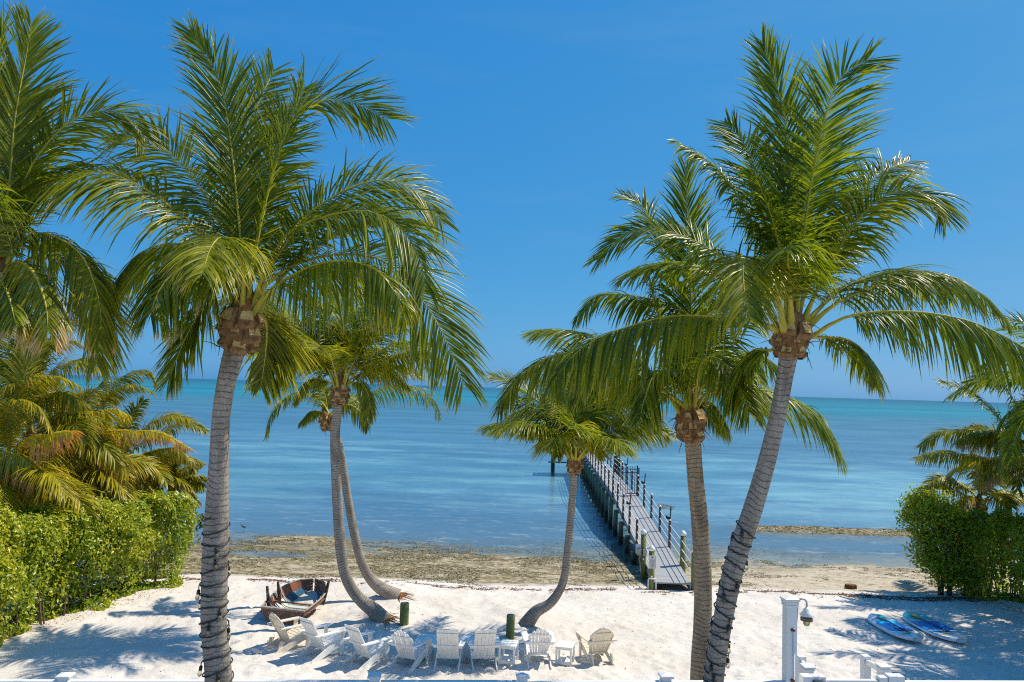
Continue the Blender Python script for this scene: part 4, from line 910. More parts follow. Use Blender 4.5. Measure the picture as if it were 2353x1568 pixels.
# platform at the far end
ps0 = SEGS[-1][1]; pz = 1.10
for k in range(8):
    MB().box((-2.95 + .79 * k + .04, ps0 + 1.5, pz - .02), (.775, 3.0, .05)).build('platform_board', M['deck'], dock)
for x in (-3.05, -.9, 1.0, 2.75):
    for y in (.25, 2.8):
        MB().lathe([(.15, -2.0), (.14, pz + (1.35 if abs(x) > 2 else -.1))], (x, ps0 + y, 0), 12).build('pile', M['pilewet'], dock)
MB().box((-2.1, ps0 + .1, pz - .2), (2.3, .09, .26)).build('cross_beam', M['beam'], dock)
MB().box((-2.2, ps0 - .05, -.02), (2.6, .10, .12)).build('cross_beam', M['beam'], dock)
MB().box((-2.2, ps0 + .05, pz + .62), (2.5, .06, .22)).build('bench_back', M['beam'], dock)
MB().box((1.9, ps0 + .1, pz + .02), (1.7, .09, .14)).build('cross_beam', M['white'], dock)
for y in (.7, 2.2): MB().box((-1.9, ps0 + y, pz + .42), (2.0, .35, .06)).build('bench_seat', M['deck'], dock)
def dworld(x, s, z):
    c, sn = math.cos(DANG), math.sin(DANG); return np.array([o_d[0] + x * c - s * sn, o_d[1] + x * sn + s * c, z])
# gate across the dock
gs = 14.3; gp = dworld(0, gs, deck_z(gs)); gate = empty('dock_gate', gp, DANG); tag(gate, 'black metal bar gate standing across the grey dock', 'gate')
for x in (-.60, .60, .68): MB().box((x, 0, .76 if x < .65 else .70), (.06, .06, 1.54 if x < .65 else 1.42), bev=.005).build('gate_post', M['blackmetal'], gate)
for z in (.10, 1.16, 1.33): MB().box((0, 0, z), (1.18, .032, .034)).build('rail', M['blackmetal'], gate)
for k in range(9): MB().box((-.48 + .12 * k, 0, .79), (.024, .024, 1.36)).build('bar', M['blackmetal'], gate)
# small black fittings clamped on the rail posts
for k, (sx_, i, lab) in enumerate(((-1, 1, 'small black rod holder on the left rail post of the dock, before the gate'), (1, 0, 'small black rod holder on the first right rail post of the dock'), (1, 3, 'small black rod holder on the right rail post just before the dock gate'), (1, 6, 'small black rod holder on a right rail post beyond the dock gate'), (-1, 9, 'small black rod holder on a left rail post far out along the dock'))):
    s = posts_s[i]; q = dworld(sx_ * (HW + .03), s, deck_z(s) + 1.05); r_ = empty('rod_holder', q, DANG); tag(r_, lab, 'rod holder', 'black rod holders on the dock rail')
    MB().tube([(0, 0, 0), (.02, 0, .2), (.04, 0, .52)], .022, 8).build('tube', M['black'], r_)
    MB().box((-.05, 0, .05), (.16, .07, .09), bev=.01).box((-.12, 0, .09), (.06, .05, .10)).build('bracket', M['black'], r_)
    MB().box((.03, 0, .36), (.09, .03, .025)).box((.04, 0, .47), (.06, .028, .02)).build('lug', M['black'], r_)
# signs
def star(r):
    return [((r if k % 2 == 0 else r * .42) * math.sin(k * math.pi / 5), (r if k % 2 == 0 else r * .42) * math.cos(k * math.pi / 5)) for k in range(10)]
q = dworld(-(HW + .10), .02 - .135, 0); sg = empty('notice_sign', (q[0], q[1], .50), DANG); tag(sg, 'pale notice board with a dark star on the left front dock pile', 'sign')
MB().plate([(-.118, .03), (-.098, .01), (.098, .01), (.118, .03), (.118, .42), (.098, .44), (-.098, .44), (-.118, .42)], (0, 0, .10), (1, 0, 0), (0, 0, 1), .006).build('board', M['signwhite'], sg)
MB().plate(star(.04), (0, -.006, .10 + .37), (1, 0, 0), (0, 0, 1), .003).build('star', M['signgrey'], sg)
tx = MB()
for k in range(11):
    w_ = (.085, .08, .088, .07, .086, .08, .06, .087, .083, .05, .03)[k]; tx.box((0 if k < 10 else -.005, -.006, .10 + .30 - k * .026), (w_ * 2, .003, .006))
tx.build('lettering', M['signgrey'], sg)['kind'] = 'stuff'
fr_ = MB()
for z in (.028, .422): fr_.box((0, -.005, .10 + z), (.2, .003, .004))
for x in (-.108, .108): fr_.box((x, -.005, .10 + .225), (.004, .003, .39))
fr_.build('border', M['signgrey'], sg)
q = dworld(HW + .17, .02 - .12, 0); s2 = empty('warning_sign', (q[0], q[1], .78), DANG); tag(s2, 'small white and red warning sign on the right front dock pile', 'sign')
MB().box((0, 0, .15), (.115, .006, .32)).build('board', M['signwhite'], s2)
MB().box((0, -.005, .275), (.095, .003, .05)).build('red_header', M['signred'], s2)
tb = MB()
for z, w_ in ((.225, .07), (.205, .05), (.17, .012), (.15, .03), (.125, .012), (.10, .035), (.06, .07), (.04, .05), (.02, .07)): tb.box((0, -.005, z), (w_, .003, .008))
tb.build('red_print', M['signred'], s2)['kind'] = 'stuff'
# electrical box on the second left pile, PVC pipe at the first
q = dworld(-(HW + .10), 2.05 - .15, deck_z(2.05) + .42); eb = empty('electrical_box', q, DANG); tag(eb, 'grey electrical boxes fixed on the second left dock pile', 'electrical box')
MB().box((-.17, .02, .02), (.14, .10, .24), bev=.012).build('box', M['steel'], eb); MB().box((.03, 0, .0), (.13, .09, .24), bev=.012).build('box', M['steel'], eb)
MB().box((-.16, .12, .1), (.24, .02, .34)).build('back_plate', M['white'], eb)
MB().tube([(-.15, 0, -.1), (-.17, 0, -.25), (-.13, 0, -.38), (-.12, 0, -.6), (-.05, -.02, -.9)], .018, 6).build('conduit', M['steel'], eb)
q = dworld(-(HW + .10), .02 - .16, 0); pv_ = empty('pipe_stand', (q[0], q[1], 0), DANG); tag(pv_, 'white pipe frame at the foot of the left front dock pile', 'pipe')
MB().tube([(-.13, 0, -.05), (-.13, 0, .26), (-.12, 0, .29), (.12, 0, .29), (.13, 0, .26), (.13, 0, -.05)], .018, 8).build('pipe', M['white'], pv_)
MB().box((0, 0, .29), (.06, .05, .05), bev=.008).build('fitting', M['white'], pv_)

# ------------------------------------------------------------------ chairs and tables
def facing(deg): return -math.radians(deg)              # degrees turned to the right from looking out to sea
BT = math.radians(29)                                   # lean of the backs
bB = np.array([0, -.09, .20]); bU = np.array([0, -math.sin(BT), math.cos(BT)]); bX = np.array([1.0, 0, 0])
def side_frame(root, mat, arm_w=.13, x=.27):
    for s in (-1, 1):
        poly = [(.40, .37), (.44, .30), (.40, .22), (-.34, -.02), (-.50, -.02), (-.50, .035), (-.10, .22), (.05, .30)]
        MB().plate(poly, (s * x, 0, 0), (0, 1, 0), (0, 0, 1), .026).build('side_rail', mat, root)
        MB().box((s * (x + .028), .34, .265), (.028, .11, .57), bev=.004).build('leg', mat, root)
        MB().plate([(-arm_w * .5, -.42), (arm_w * .25, -.42), (arm_w * .5, -.20), (arm_w * .52, .40), (arm_w * .3, .46), (-arm_w * .4, .46), (-arm_w * .5, .40)] if s > 0 else [(arm_w * .5, -.42), (arm_w * .5, .40), (arm_w * .4, .46), (-arm_w * .3, .46), (-arm_w * .52, .40), (-arm_w * .5, -.20), (-arm_w * .25, -.42)],
                   (s * (x + .05), 0, .565), (1, 0, 0), (0, 1, 0), .024).build('arm', mat, root)
        MB().plate([(0, 0), (.10, 0), (.03, -.16), (0, -.16)], (s * (x + .045), .36, .552), (s, 0, 0), (0, 0, 1), .02).build('arm_bracket', mat, root)
    for k in range(6):
        y = .40 - k * .088; z = .385 - k * .030
        MB().box((0, y, z), (x * 2 + .03, .078, .02), rotm(rx=.33), bev=.004).build('seat_slat', mat, root)
def chair_flat(label, name='adirondack_chair'):
    root = empty(name); tag(root, label, 'chair', 'adirondack chairs in a row on the sand'); mat = M['whitepaint']; side_frame(root, mat)
    for k in range(6):
        MB().box(bB + bX * (-.205 + .082 * k) + bU * .425, (.077, .02, .85), rotm(rx=BT), bev=.003).build('back_slat', mat, root)
    nrm = np.array([0, -math.cos(BT), -math.sin(BT)])
    for u, w_ in ((.72, .46), (.36, .66), (.04, .52)):
        MB().box(bB + bU * u + nrm * .022, (w_, .022, .07), rotm(rx=BT), bev=.003).build('brace', mat, root)
    return root
def chair_fan(label, mat, plastic=False):
    root = empty('adirondack_chair'); tag(root, label, 'chair', 'adirondack chairs in a row on the sand')
    side_frame(root, mat, .14, .26)
    n = 7; H = .80
    for k in range(n):
        u = (k - (n - 1) / 2) / ((n - 1) / 2); xb, xt = u * .165, u * .245; wb, wt = .046, .068
        h0 = H - .17 * u * u - .03 * abs(u); hl, hr = h0 - .02 * max(0, -u) - .05 * max(0, -u) ** 2, h0 - .02 * max(0, u) - .05 * max(0, u) ** 2
        xm, wm = xb * .25 + xt * .78, wb * .3 + wt * .7
        MB().plate([(xb - wb / 2, 0), (xb + wb / 2, 0), (xm + wm / 2, H * .5), (xt + wt / 2, hr), (xt, h0 + .012), (xt - wt / 2, hl), (xm - wm / 2, H * .5)], bB, bX, bU, .02).build('back_slat', mat, root)
    nrm = np.array([0, -math.cos(BT), -math.sin(BT)])
    for u, w_ in ((.62, .50), (.36, .66), (.03, .46)):
        MB().box(bB + bU * u + nrm * .021, (w_, .02, .05 if u != .36 else .065), rotm(rx=BT), bev=.003).build('brace', mat, root)
    if plastic:
        b = MB(); prev = None; arc = []
        for t in np.linspace(-1, 1, 15):
            arc.append(bB + bX * t * .285 + bU * (H - .22 * t * t - .02) + nrm * .015)
        b.tube([bB + bX * -.20 + nrm * .015, bB + bX * -.255 + bU * .3 + nrm * .015] + arc + [bB + bX * .255 + bU * .3 + nrm * .015, bB + bX * .20 + nrm * .015], .026, 8, flat=.6)
        b.build('back_rim', mat, root)
        for s in (-1, 1): MB().plate([(-.46, -.02), (-.40, -.02), (-.26, .24), (-.38, .26)], (s * .24, 0, 0), (0, 1, 0), (0, 0, 1), .03).build('leg', mat, root)
    return root
def put(o, x, y, deg, back=.46):
    g = G(x, y, 0.0); a = math.radians(deg); f = np.array([math.sin(a), math.cos(a)]); c = g[:2] + f * back
    o.location = (c[0], c[1], gz1(c[0], c[1]) + .005); o.rotation_euler = (random.uniform(-.02, .02), random.uniform(-.02, .02), facing(deg))
put(chair_fan('cream plastic round backed chair nearest the old boat, first in the row', M['cream'], True), 624, 1495, 44)
put(chair_flat('white flat backed wooden chair, second in the row from the left'), 702, 1518, 39)
put(chair_flat('white flat backed wooden chair, third in the row from the left'), 807, 1534, 39)
put(chair_fan('white fan backed chair in front of the left green post', M['whitepaint']), 916, 1546, 22)
put(chair_flat('white flat backed wooden chair facing straight out, left of the closest pair'), 1025, 1547, 2)
put(chair_flat('white flat backed wooden chair next to a side table, right of the closest pair'), 1115, 1545, -9)
put(chair_fan('white fan backed chair standing between the two slatted side tables', M['whitepaint']), 1240, 1538, -4)
put(chair_fan('cream plastic round backed chair standing alone at the right end of the row', M['cream'], True), 1387, 1533, -15)
def side_table(label, x, y, deg):
    g = G(x, y, 0.0); r = empty('side_table', (g[0], g[1], gz1(g[0], g[1]) + .004), facing(deg)); tag(r, label, 'table', 'white slatted side tables between the chairs'); m = M['whitepaint']
    for k in range(5): MB().box((-.16 + .08 * k, 0, .445), (.074, .48, .022), bev=.004).build('top_slat', m, r)
    for sx_ in (-1, 1):
        for sy_ in (-1, 1): MB().box((sx_ * .17, sy_ * .20, .2125), (.042, .042, .435), bev=.004).build('leg', m, r)
        MB().box((sx_ * .17, 0, .405), (.022, .36, .05)).build('apron', m, r); MB().box((0, sx_ * .20, .405), (.30, .022, .05)).build('apron', m, r)
        MB().box((0, sx_ * .20, .075), (.30, .022, .06)).build('apron', m, r)
    for k in range(4): MB().box((-.12 + .08 * k, 0, .115), (.066, .42, .018), bev=.003).build('shelf_slat', m, r)
side_table('white slatted table with lower shelf, just in front of the right green post', 1168, 1526, 12)
side_table('white slatted table with a lower shelf, beside the lone cream chair', 1298, 1524, 14)
side_table('white table half hidden beside the fan backed chair by the left post', 976, 1512, 6)
side_table('white table half hidden between the two closest flat backed chairs', 1084, 1510, -5)
# green posts in the sand
for lab, x, y, hpx, rr_ in (('round green treated post behind the fan backed chair, taller one', 928, 1444, 52, .118), ('round green treated post beside the foot of the small single palm', 1172, 1470, 55, .105)):
    g = G(x, y, 0.0); hh = hpx * g[1] / FPX * 1.02; r = empty('post', (g[0], g[1], gz1(g[0], g[1]) - .05)); tag(r, lab, 'post')
    MB().lathe([(rr_, -.3), (rr_ * 1.02, .2), (rr_, hh - .01), (rr_ * .97, hh)], n=20).build('shaft', M['pile'], r)
    MB().lathe([(rr_ * .95, hh), (rr_ * .93, hh + .006)], n=20).build('cut_top', M['beam'], r)

# ------------------------------------------------------------------ old rowing boat
def _boatpaint(name, c1, c2, c3, thr=.5):
    t = NT(name); v = t.mapping(t.coord(), (3, 3, 3)); n = t.noise(v, 2.2, 6, .7); n2 = t.noise(v, 6, 5, .7)
    c = t.mix(t.ramp(n, [(thr, 0.0), (thr + .06, 1.0)]), c1, c2); c = t.mix(t.ramp(n2, [(.58, 0.0), (.63, 1.0)]), c, c3)
    return t.set(c, .8, .2, None, t.bump(n2, .5, .01))
M['hull'] = _boatpaint('peeling_brown_paint', (.17, .085, .055), (.23, .125, .085), (.33, .28, .25), .5)
M['hullin'] = _boatpaint('peeling_inside_paint', (.30, .115, .07), (.26, .10, .06), (.42, .30, .24), .55)
M['boatblue'] = _boatpaint('peeling_blue_paint', (.035, .12, .20), (.05, .09, .13), (.40, .47, .50), .48)
M['boatfloor'] = _boatpaint('peeling_pale_paint', (.52, .58, .56), (.60, .58, .44), (.26, .20, .16), .5)
M['oldwood'] = _boatpaint('weathered_gunwale', (.36, .31, .27), (.27, .22, .19), (.45, .42, .40), .5)
M['charred'] = _boatpaint('black_peeling_post', (.035, .03, .028), (.06, .05, .045), (.45, .42, .38), .52)
tr = G(647, 1434, 0.0); bw = G(724, 1378, 0.0); bd = unit(np.array([bw[0] - tr[0], bw[1] - tr[1]])); bang = math.atan2(-bd[0], bd[1])
boat = empty('rowing_boat', (tr[0], tr[1], gz1(tr[0], tr[1]) - .03), bang); boat.rotation_euler = (math.radians(3), math.radians(2), bang)
tag(boat, 'old wooden rowing boat with peeling brown and blue paint, lying on the sand', 'boat')
BL = 2.25
def sect(u):                                            # half beam, keel rise, gunwale height at u along the boat
    hb = .58 * (1 + .18 * math.sin(min(u, .75) / .75 * math.pi * .62)) * (1 - max(0, (u - .35) / .65) ** 2.6) ** .5 if u < .999 else .02
    return max(hb, .02), .02 + .26 * max(0, u - .6) ** 2 * 4, .38 + .06 * u + .10 * u * u
def strake(parent, v0, v1, inner, name, mat, u0=0.0, u1=1.0, nu=15):
    V = []; F = []
    for side in (-1, 1):
        base = len(V)
        for i in range(nu):
            u = u0 + (u1 - u0) * i / (nu - 1); hb, k, g = sect(u)
            for v in (v0, v1):
                w = hb * (.52 + .48 * math.sin(min(1, v * 1.05) * math.pi / 2)) if v > 0 else 0
                w = w - (.022 if inner else 0) + (0 if inner else .010 * (1 - (v - v0) / max(1e-6, v1 - v0))); z = k + (g - k) * v
                V.append((side * max(w, .004), u * BL, z))
        for i in range(nu - 1):
            a = base + i * 2; F.append((a, a + 2, a + 3, a + 1) if side > 0 else (a + 1, a + 3, a + 2, a))
    return MB().add(V, F, 0, False).build(name, mat, parent)
for k in range(4): strake(boat, .02 + k * .245, .02 + (k + 1) * .245, False, 'plank', M['hull'])
strake(boat, .48, 1.0, True, 'lining', M['hullin'], .0, .72); strake(boat, .02, .48, True, 'lining', M['boatfloor'], .0, .62); strake(boat, .02, .49, True, 'lining', M['boatblue'], .62, .99); strake(boat, .49, 1.0, True, 'lining', M['hullin'], .72, .99)
fl = MB(); Vv = []; Ff = []
for i in range(14):
    u = .985 * i / 13; hb, k, g = sect(u); Vv += [(-hb * .55, u * BL, k + .035), (hb * .55, u * BL, k + .035)]
    if i: Ff.append((2 * i - 2, 2 * i - 1, 2 * i + 1, 2 * i))
fl.add(Vv, Ff).build('floor', M['boatfloor'], boat)
for k in range(5):
    u = .12 + .12 * k; hb, kz, g = sect(u); pr = []
    for v in np.linspace(-1, 1, 13):
        a = abs(v); w = hb * (.52 + .48 * math.sin(min(1, max(0, (a - .45) / .55)) * math.pi / 2)) if a > .45 else hb * .52 * a / .45
        pr.append((math.copysign(max(0, w - .03), v), u * BL, kz + .05 + (g - kz) * .92 * max(0, (a - .45) / .55)))
    MB().tube(pr, .016, 5).build('rib', M['boatfloor'], boat)
hb0, k0, g0 = sect(0)
MB().plate([(-hb0 * .50, 0.0), (hb0 * .50, 0.0), (hb0 * .92, .26), (hb0 * 1.02, g0), (-hb0 * 1.02, g0), (-hb0 * .92, .26)], (0, -.015, k0), (1, 0, 0), (0, 0, 1), .045).build('transom', M['hull'], boat)
MB().box((0, -.02, g0 + .03), (hb0 * 2.12, .09, .045), bev=.006).build('transom_cap', M['oldwood'], boat)
for s in (-1, 1):
    ln = [(s * (sect(u)[0] + .012), u * BL, sect(u)[2] + .015) for u in np.linspace(0, 1, 18)]
    MB().tube(ln, .03, 6, flat=.7).build('gunwale', M['oldwood'], boat)
    ln = [(s * (sect(u)[0] * .96 + .02), u * BL, sect(u)[1] + (sect(u)[2] - sect(u)[1]) * .68) for u in np.linspace(0, .97, 16)]
    MB().tube(ln, .018, 5).build('rubbing_strake', M['hull'], boat)
MB().beam((-sect(.36)[0] + .03, .36 * BL, .30), (sect(.36)[0] - .03, .36 * BL, .30), .07, .03, bev=.004).build('thwart', M['hullin'], boat)
MB().plate([(-.2, 0), (.12, -.05), (.26, .28), (-.08, .36)], (.22, .55, .085), (1, 0, 0), (0, 1, 0), .02).build('loose_board', M['bootcut'], boat)
for (x, y, tilt, hh) in ((-.53, .42, .12, .72), (-.50, 1.05, .12, .66), (.60, 1.42, -.22, .70)):
    b0 = np.array([x, y, .12]); t1 = np.array([x - math.sin(tilt) * hh, y - .05, .12 + hh])
    MB().tube([b0, b0 * .45 + t1 * .55, t1], [.045, .05, .035], 8).build('oarlock_post', M['charred'], boat)

# ------------------------------------------------------------------ paddleboards and paddles
def _board(name, stops):
    t = NT(name); p = t.coord('Object'); sx = t.new('ShaderNodeSeparateXYZ', {0: p}); v = t.maprange(sx.outputs[1], -1.24, 1.24)
    c = t.ramp(v, stops, 'CONSTANT'); return t.set(c, .25, .5)
WHT = (.78, .79, .80)
M['sup1'] = _board('deck_pad_blue', [(0, (.012, .22, .70)), (.60, (.01, .45, .85)), (.70, (.42, .46, .52))])
M['sup2'] = _board('deck_print', [(0, WHT), (.245, (.01, .30, .60)), (.30, WHT), (.335, (.012, .24, .68)), (.655, (.85, .28, .15)), (.675, (.65, .67, .67)), (.70, (.02, .58, .58))])
M['boardwhite'] = simple('gloss_white_board', (.78, .79, .80), (.74, .75, .77), 2, .18, .5, bump=.01)
M['teal'] = simple('teal_plastic', (.02, .42, .36), None, 6, .3, .5, bump=.02)
M['shaftblue'] = simple('dark_blue_shaft', (.015, .05, .10), None, 6, .3, .5, bump=.02)
M['orange'] = simple('faded_orange_print', (.72, .42, .14), None, 6, .4, bump=.02)
def outline(u, hw, tail=.55):                            # half width along the board, u -1 tail .. 1 nose
    return hw * max(0.02, (1 - abs(u) ** (3.2 if u > 0 else 3.6)) ** .62) if u > -.985 else hw * .30
def board(label, xy0, xy1, pad, hw, L=3.2, padu=(-.45, .62), squash=1.0):
    a, b = G(*xy0), G(*xy1); c = (a + b) / 2; d = unit((a - b)[:2]); ang = math.atan2(-d[0], d[1])
    r = empty('paddleboard', (c[0], c[1], gz1(c[0], c[1]) + .02), ang); tag(r, label, 'paddleboard', 'paddleboards on the shaded sand')
    n = 40; V = []; F = []
    us = [-1 + 2 * i / n for i in range(n + 1)]
    prof = [(.55, 0), (.9, .02), (1.0, .055), (.96, .085), (.82, .105), (0, .112)]
    full = [(p, z, s) for s in (-1, 1) for p, z in (prof if s < 0 else prof[:-1][::-1])]
    for u in us:
        w = outline(u, hw); rock = .05 * max(0, u) ** 3 + .03 * max(0, -u) ** 3
        for p, z, s in full: V.append((s * p * w, u * L / 2, z + rock))
    m = len(full)
    for i in range(n):
        for j in range(m): F.append((i * m + j, i * m + (j + 1) % m, (i + 1) * m + (j + 1) % m, (i + 1) * m + j))
    F += [tuple(range(m)), tuple(range(n * m + m - 1, n * m - 1, -1))]
    MB().add(V, F, 0, True).build('hull', M['boardwhite'], r)
    V = []; F = []; k = 30
    for i in range(k + 1):
        u = padu[0] + (padu[1] - padu[0]) * i / k; e = 1 - max(0, (abs(2 * i / k - 1) - .82) / .18) ** 3 * .35; w = outline(u, hw) * .80 * squash * e; rock = .05 * max(0, u) ** 3 + .03 * max(0, -u) ** 3
        for q in (-1, -.5, 0, .5, 1): V.append((q * w, u * L / 2, .1165 - .028 * (q * .8) ** 2 * .6 + rock + .004))
        if i:
            for j in range(4): F.append(((i - 1) * 5 + j, (i - 1) * 5 + j + 1, i * 5 + j + 1, i * 5 + j))
    MB().add(V, F, 0, True).build('deck_pad', pad, r)
    return r, ang, c
def paddle(label, base, blade, shaft, off, L=1.5, dv=0.0, grip='black'):
    r0, ang, c = base; q = empty('paddle', (c[0], c[1], gz1(c[0], c[1]) + .02), ang + dv); tag(q, label, 'paddle', 'paddles lying on the paddleboards')
    x, y = off; z = .155
    MB().tube([(x, y - L * .5, z), (x, y + L * .28, z)], .016, 8).build('shaft', shaft, q)
    pr = [(0, 0), (.05, .06), (.085, .18), (.09, .30), (.06, .40), (0, .43), (-.06, .40), (-.09, .30), (-.085, .18), (-.05, .06)]
    MB().plate(pr, (x, y + L * .27, z + .012), (1, 0, 0), (0, 1, .05), .02).build('blade', blade, q)
    MB().box((x, y - L * .5, z), (.10, .045, .03), bev=.01).build('grip', M[grip], q); return q
b1 = board('white paddleboard with a blue deck pad, the left of the two boards', (2003, 1422), (2113, 1483), M['sup1'], .44, 2.2, (-.40, .66))
p1 = paddle('paddle with a teal blade lying on the left paddleboard', b1, M['teal'], M['black'], (-.02, .0), grip='teal')
bg_ = MB(); zz = .14
for a, b in (((-.22, -.55), (.2, -.32)), ((.22, -.55), (-.2, -.32)), ((-.22, -.34), (.22, -.34))): bg_.tube([(a[0], a[1], zz), (b[0], b[1], zz)], .006, 5)
bg_.build('bungee_cord', M['black'], b1[0]); MB().plate([(-.2, 0), (.1, .0), (.12, .06), (-.2, .05)], (-.05, -.74, .138), (1, 0, 0), (0, 1, 0), .003).build('logo_print', M['teal'], b1[0])
b2 = board('paddleboard with teal nose and blue printed deck, the right of the two boards', (2082, 1418), (2214, 1486), M['sup2'], .46, 2.5, (-.95, .985), 1.14)
paddle('paddle with a pale blade lying on the right paddleboard', b2, M['bootcut'], M['shaftblue'], (-.02, .12), dv=.06)
MB().plate([(.2 * math.cos(a), .11 * math.sin(a)) for a in np.linspace(0, 6.28, 17)[:-1]], (-.08, -.86, .126), (1, 0, 0), (0, 1, 0), .004).build('logo_print', M['orange'], b2[0])

# ------------------------------------------------------------------ white fence, lamp post, stair rails and gate
FZ = lambda x: 0.0
def fence_top(xd): return 1563.0 + 3.0 * xd / 2353.0      # picture row of the top of the rail
def fence_pt(xd, yd, off=0.0):                             # point of the fence plane seen at (xd, yd)
    r = ray(xd, yd); n = np.array([-.075, 1.0, 0]); t = (np.dot(n, np.array([0, 8.95 + off, 0]) - CAM)) / np.dot(n, r); return CAM + t * r
fence = empty('fence', fence_pt(860, 1568) * np.array([1, 1, 0]) + np.array([0, 0, PATIO])); tag(fence, 'white vinyl fence with capped posts along the bottom edge of the photo', 'fence')
fo = np.array(fence.location); fang = math.atan(.075)
px_posts = [-190, 150, 505, 861, 1201, 1530]
def fpost(xd, parent, capy, w=.102):
    p = fence_pt(xd, capy); z1 = p[2] - .03
    c = np.array([p[0], p[1], 0]) - np.array([fo[0], fo[1], 0]); h = z1 - PATIO
    o = MB().box((c[0], c[1], h / 2), (w, w, h), rotm(rz=fang), bev=.004).build('post', M['white'], parent)
    R_ = rotm(rz=fang)
    m = MB(); m.box((c[0], c[1], h - .045), (w + .012, w + .012, .03), R_, bev=.004); m.box((c[0], c[1], h + .012), (w + .045, w + .045, .026), R_, bev=.005)
    k = (w + .04) / 2; V = [np.array([x, y, 0]) @ R_.T + np.array([c[0], c[1], h + .0255]) for x, y in ((-k, -k), (k, -k), (k, k), (-k, k))] + [np.array([c[0], c[1], h + .05])]
    m.add(V, [(0, 1, 4), (1, 2, 4), (2, 3, 4), (3, 0, 4)]); m.build('cap', M['white'], o); return o
for xd in px_posts: fpost(xd, fence, 1549 + .5 * (xd / 2353))
edges = px_posts + [1815]
for a, b in zip(edges[:-1], edges[1:]):
    pa, pb = fence_pt(a, fence_top(a)) - fo, fence_pt(b, fence_top(b)) - fo
    L_ = pb - pa; u_ = unit(L_); pa2, pb2 = pa + u_ * .065, pb - u_ * .065
    MB().beam(pa2 - np.array([0, 0, .07]), pb2 - np.array([0, 0, .07]), .06, .14, bev=.006).build('rail', M['white'], fence)
    n_ = int(np.linalg.norm(pb2 - pa2) / .16)
    for k in range(n_):
        q = pa2 + (pb2 - pa2) * (k + .5) / n_; h = q[2] - .15 - .1
        MB().box((q[0], q[1], .1 + h / 2), (.15, .022, h), rotm(rz=fang)).build('board', M['white'], fence)
    MB().beam(np.array([pa2[0], pa2[1], .07]), np.array([pb2[0], pb2[1], .07]), .05, .1).build('rail', M['white'], fence)
# lamp post
lpw = .122
q = fence_pt(1815, 1383); lo = np.array([q[0], q[1], PATIO]); lamp = empty('lamp_post', lo, fang); tag(lamp, 'tall white fence post carrying a curved arm lantern', 'lamp post')
h = q[2] - PATIO
MB().box((0, 0, h / 2), (lpw, lpw, h), bev=.006).build('post', M['white'], lamp)
mc = MB().box((0, 0, h - .035), (lpw + .02, lpw + .02, .03), bev=.005).box((0, 0, h + .0), (lpw + .03, lpw + .03, .034), bev=.006)
k = (lpw + .05) / 2; mc.box((0, 0, h + .03), (lpw + .05, lpw + .05, .022), bev=.005); mc.add([(-k, -k, h + .0415), (k, -k, h + .0415), (k, k, h + .0415), (-k, k, h + .0415), (0, 0, h + .07)], [(0, 1, 4), (1, 2, 4), (2, 3, 4), (3, 0, 4)]); mc.build('cap', M['white'], lamp)
MB().tube([(.02, -lpw / 2 - .012, -.2 + h * .0), (.02, -lpw / 2 - .012, h - .28)], .011, 6).build('conduit', M['white'], lamp)
for z in (h - .30, h - .86): MB().tube([(-.012, -lpw / 2 - .004, z), (.03, -lpw / 2 - .018, z)], .016, 6).build('clip', M['rust'], lamp)
arm = [(lpw / 2 + .01, 0, h - .30), (lpw / 2 + .025, 0, h - .16), (lpw / 2 + .03, 0, h - .04)] + [(lpw / 2 + .03 + .055 * (1 - math.cos(a)), 0, h - .02 + .055 * math.sin(a)) for a in np.linspace(.2, math.pi, 8)] + [(lpw / 2 + .14, 0, h - .06)]
MB().tube(arm, .011, 8).build('arm', M['steel'], lamp); MB().box((lpw / 2 + .008, 0, h - .30), (.014, .06, .14), bev=.004).build('arm_plate', M['steel'], lamp)
lx = lpw / 2 + .14
MB().lathe([(.078, h - .155), (.080, h - .147), (.048, h - .113), (.037, h - .085), (.020, h - .065), (.006, h - .055)], (lx, 0, 0), 20).build('shade', M['white'], lamp)
MB().lathe([(.068, h - .195), (.072, h - .188), (.072, h - .180), (.05, h - .178)], (lx, 0, 0), 18).build('louvre', M['beam'], lamp); MB().lathe([(.066, h - .215), (.072, h - .208), (.070, h - .200), (.05, h - .198)], (lx, 0, 0), 18).build('louvre', M['beam'], lamp)
MB().lathe([(.008, h - .275), (.028, h - .268), (.038, h - .245), (.038, h - .16)], (lx, 0, 0), 16).build('globe', M['lampglass'], lamp)
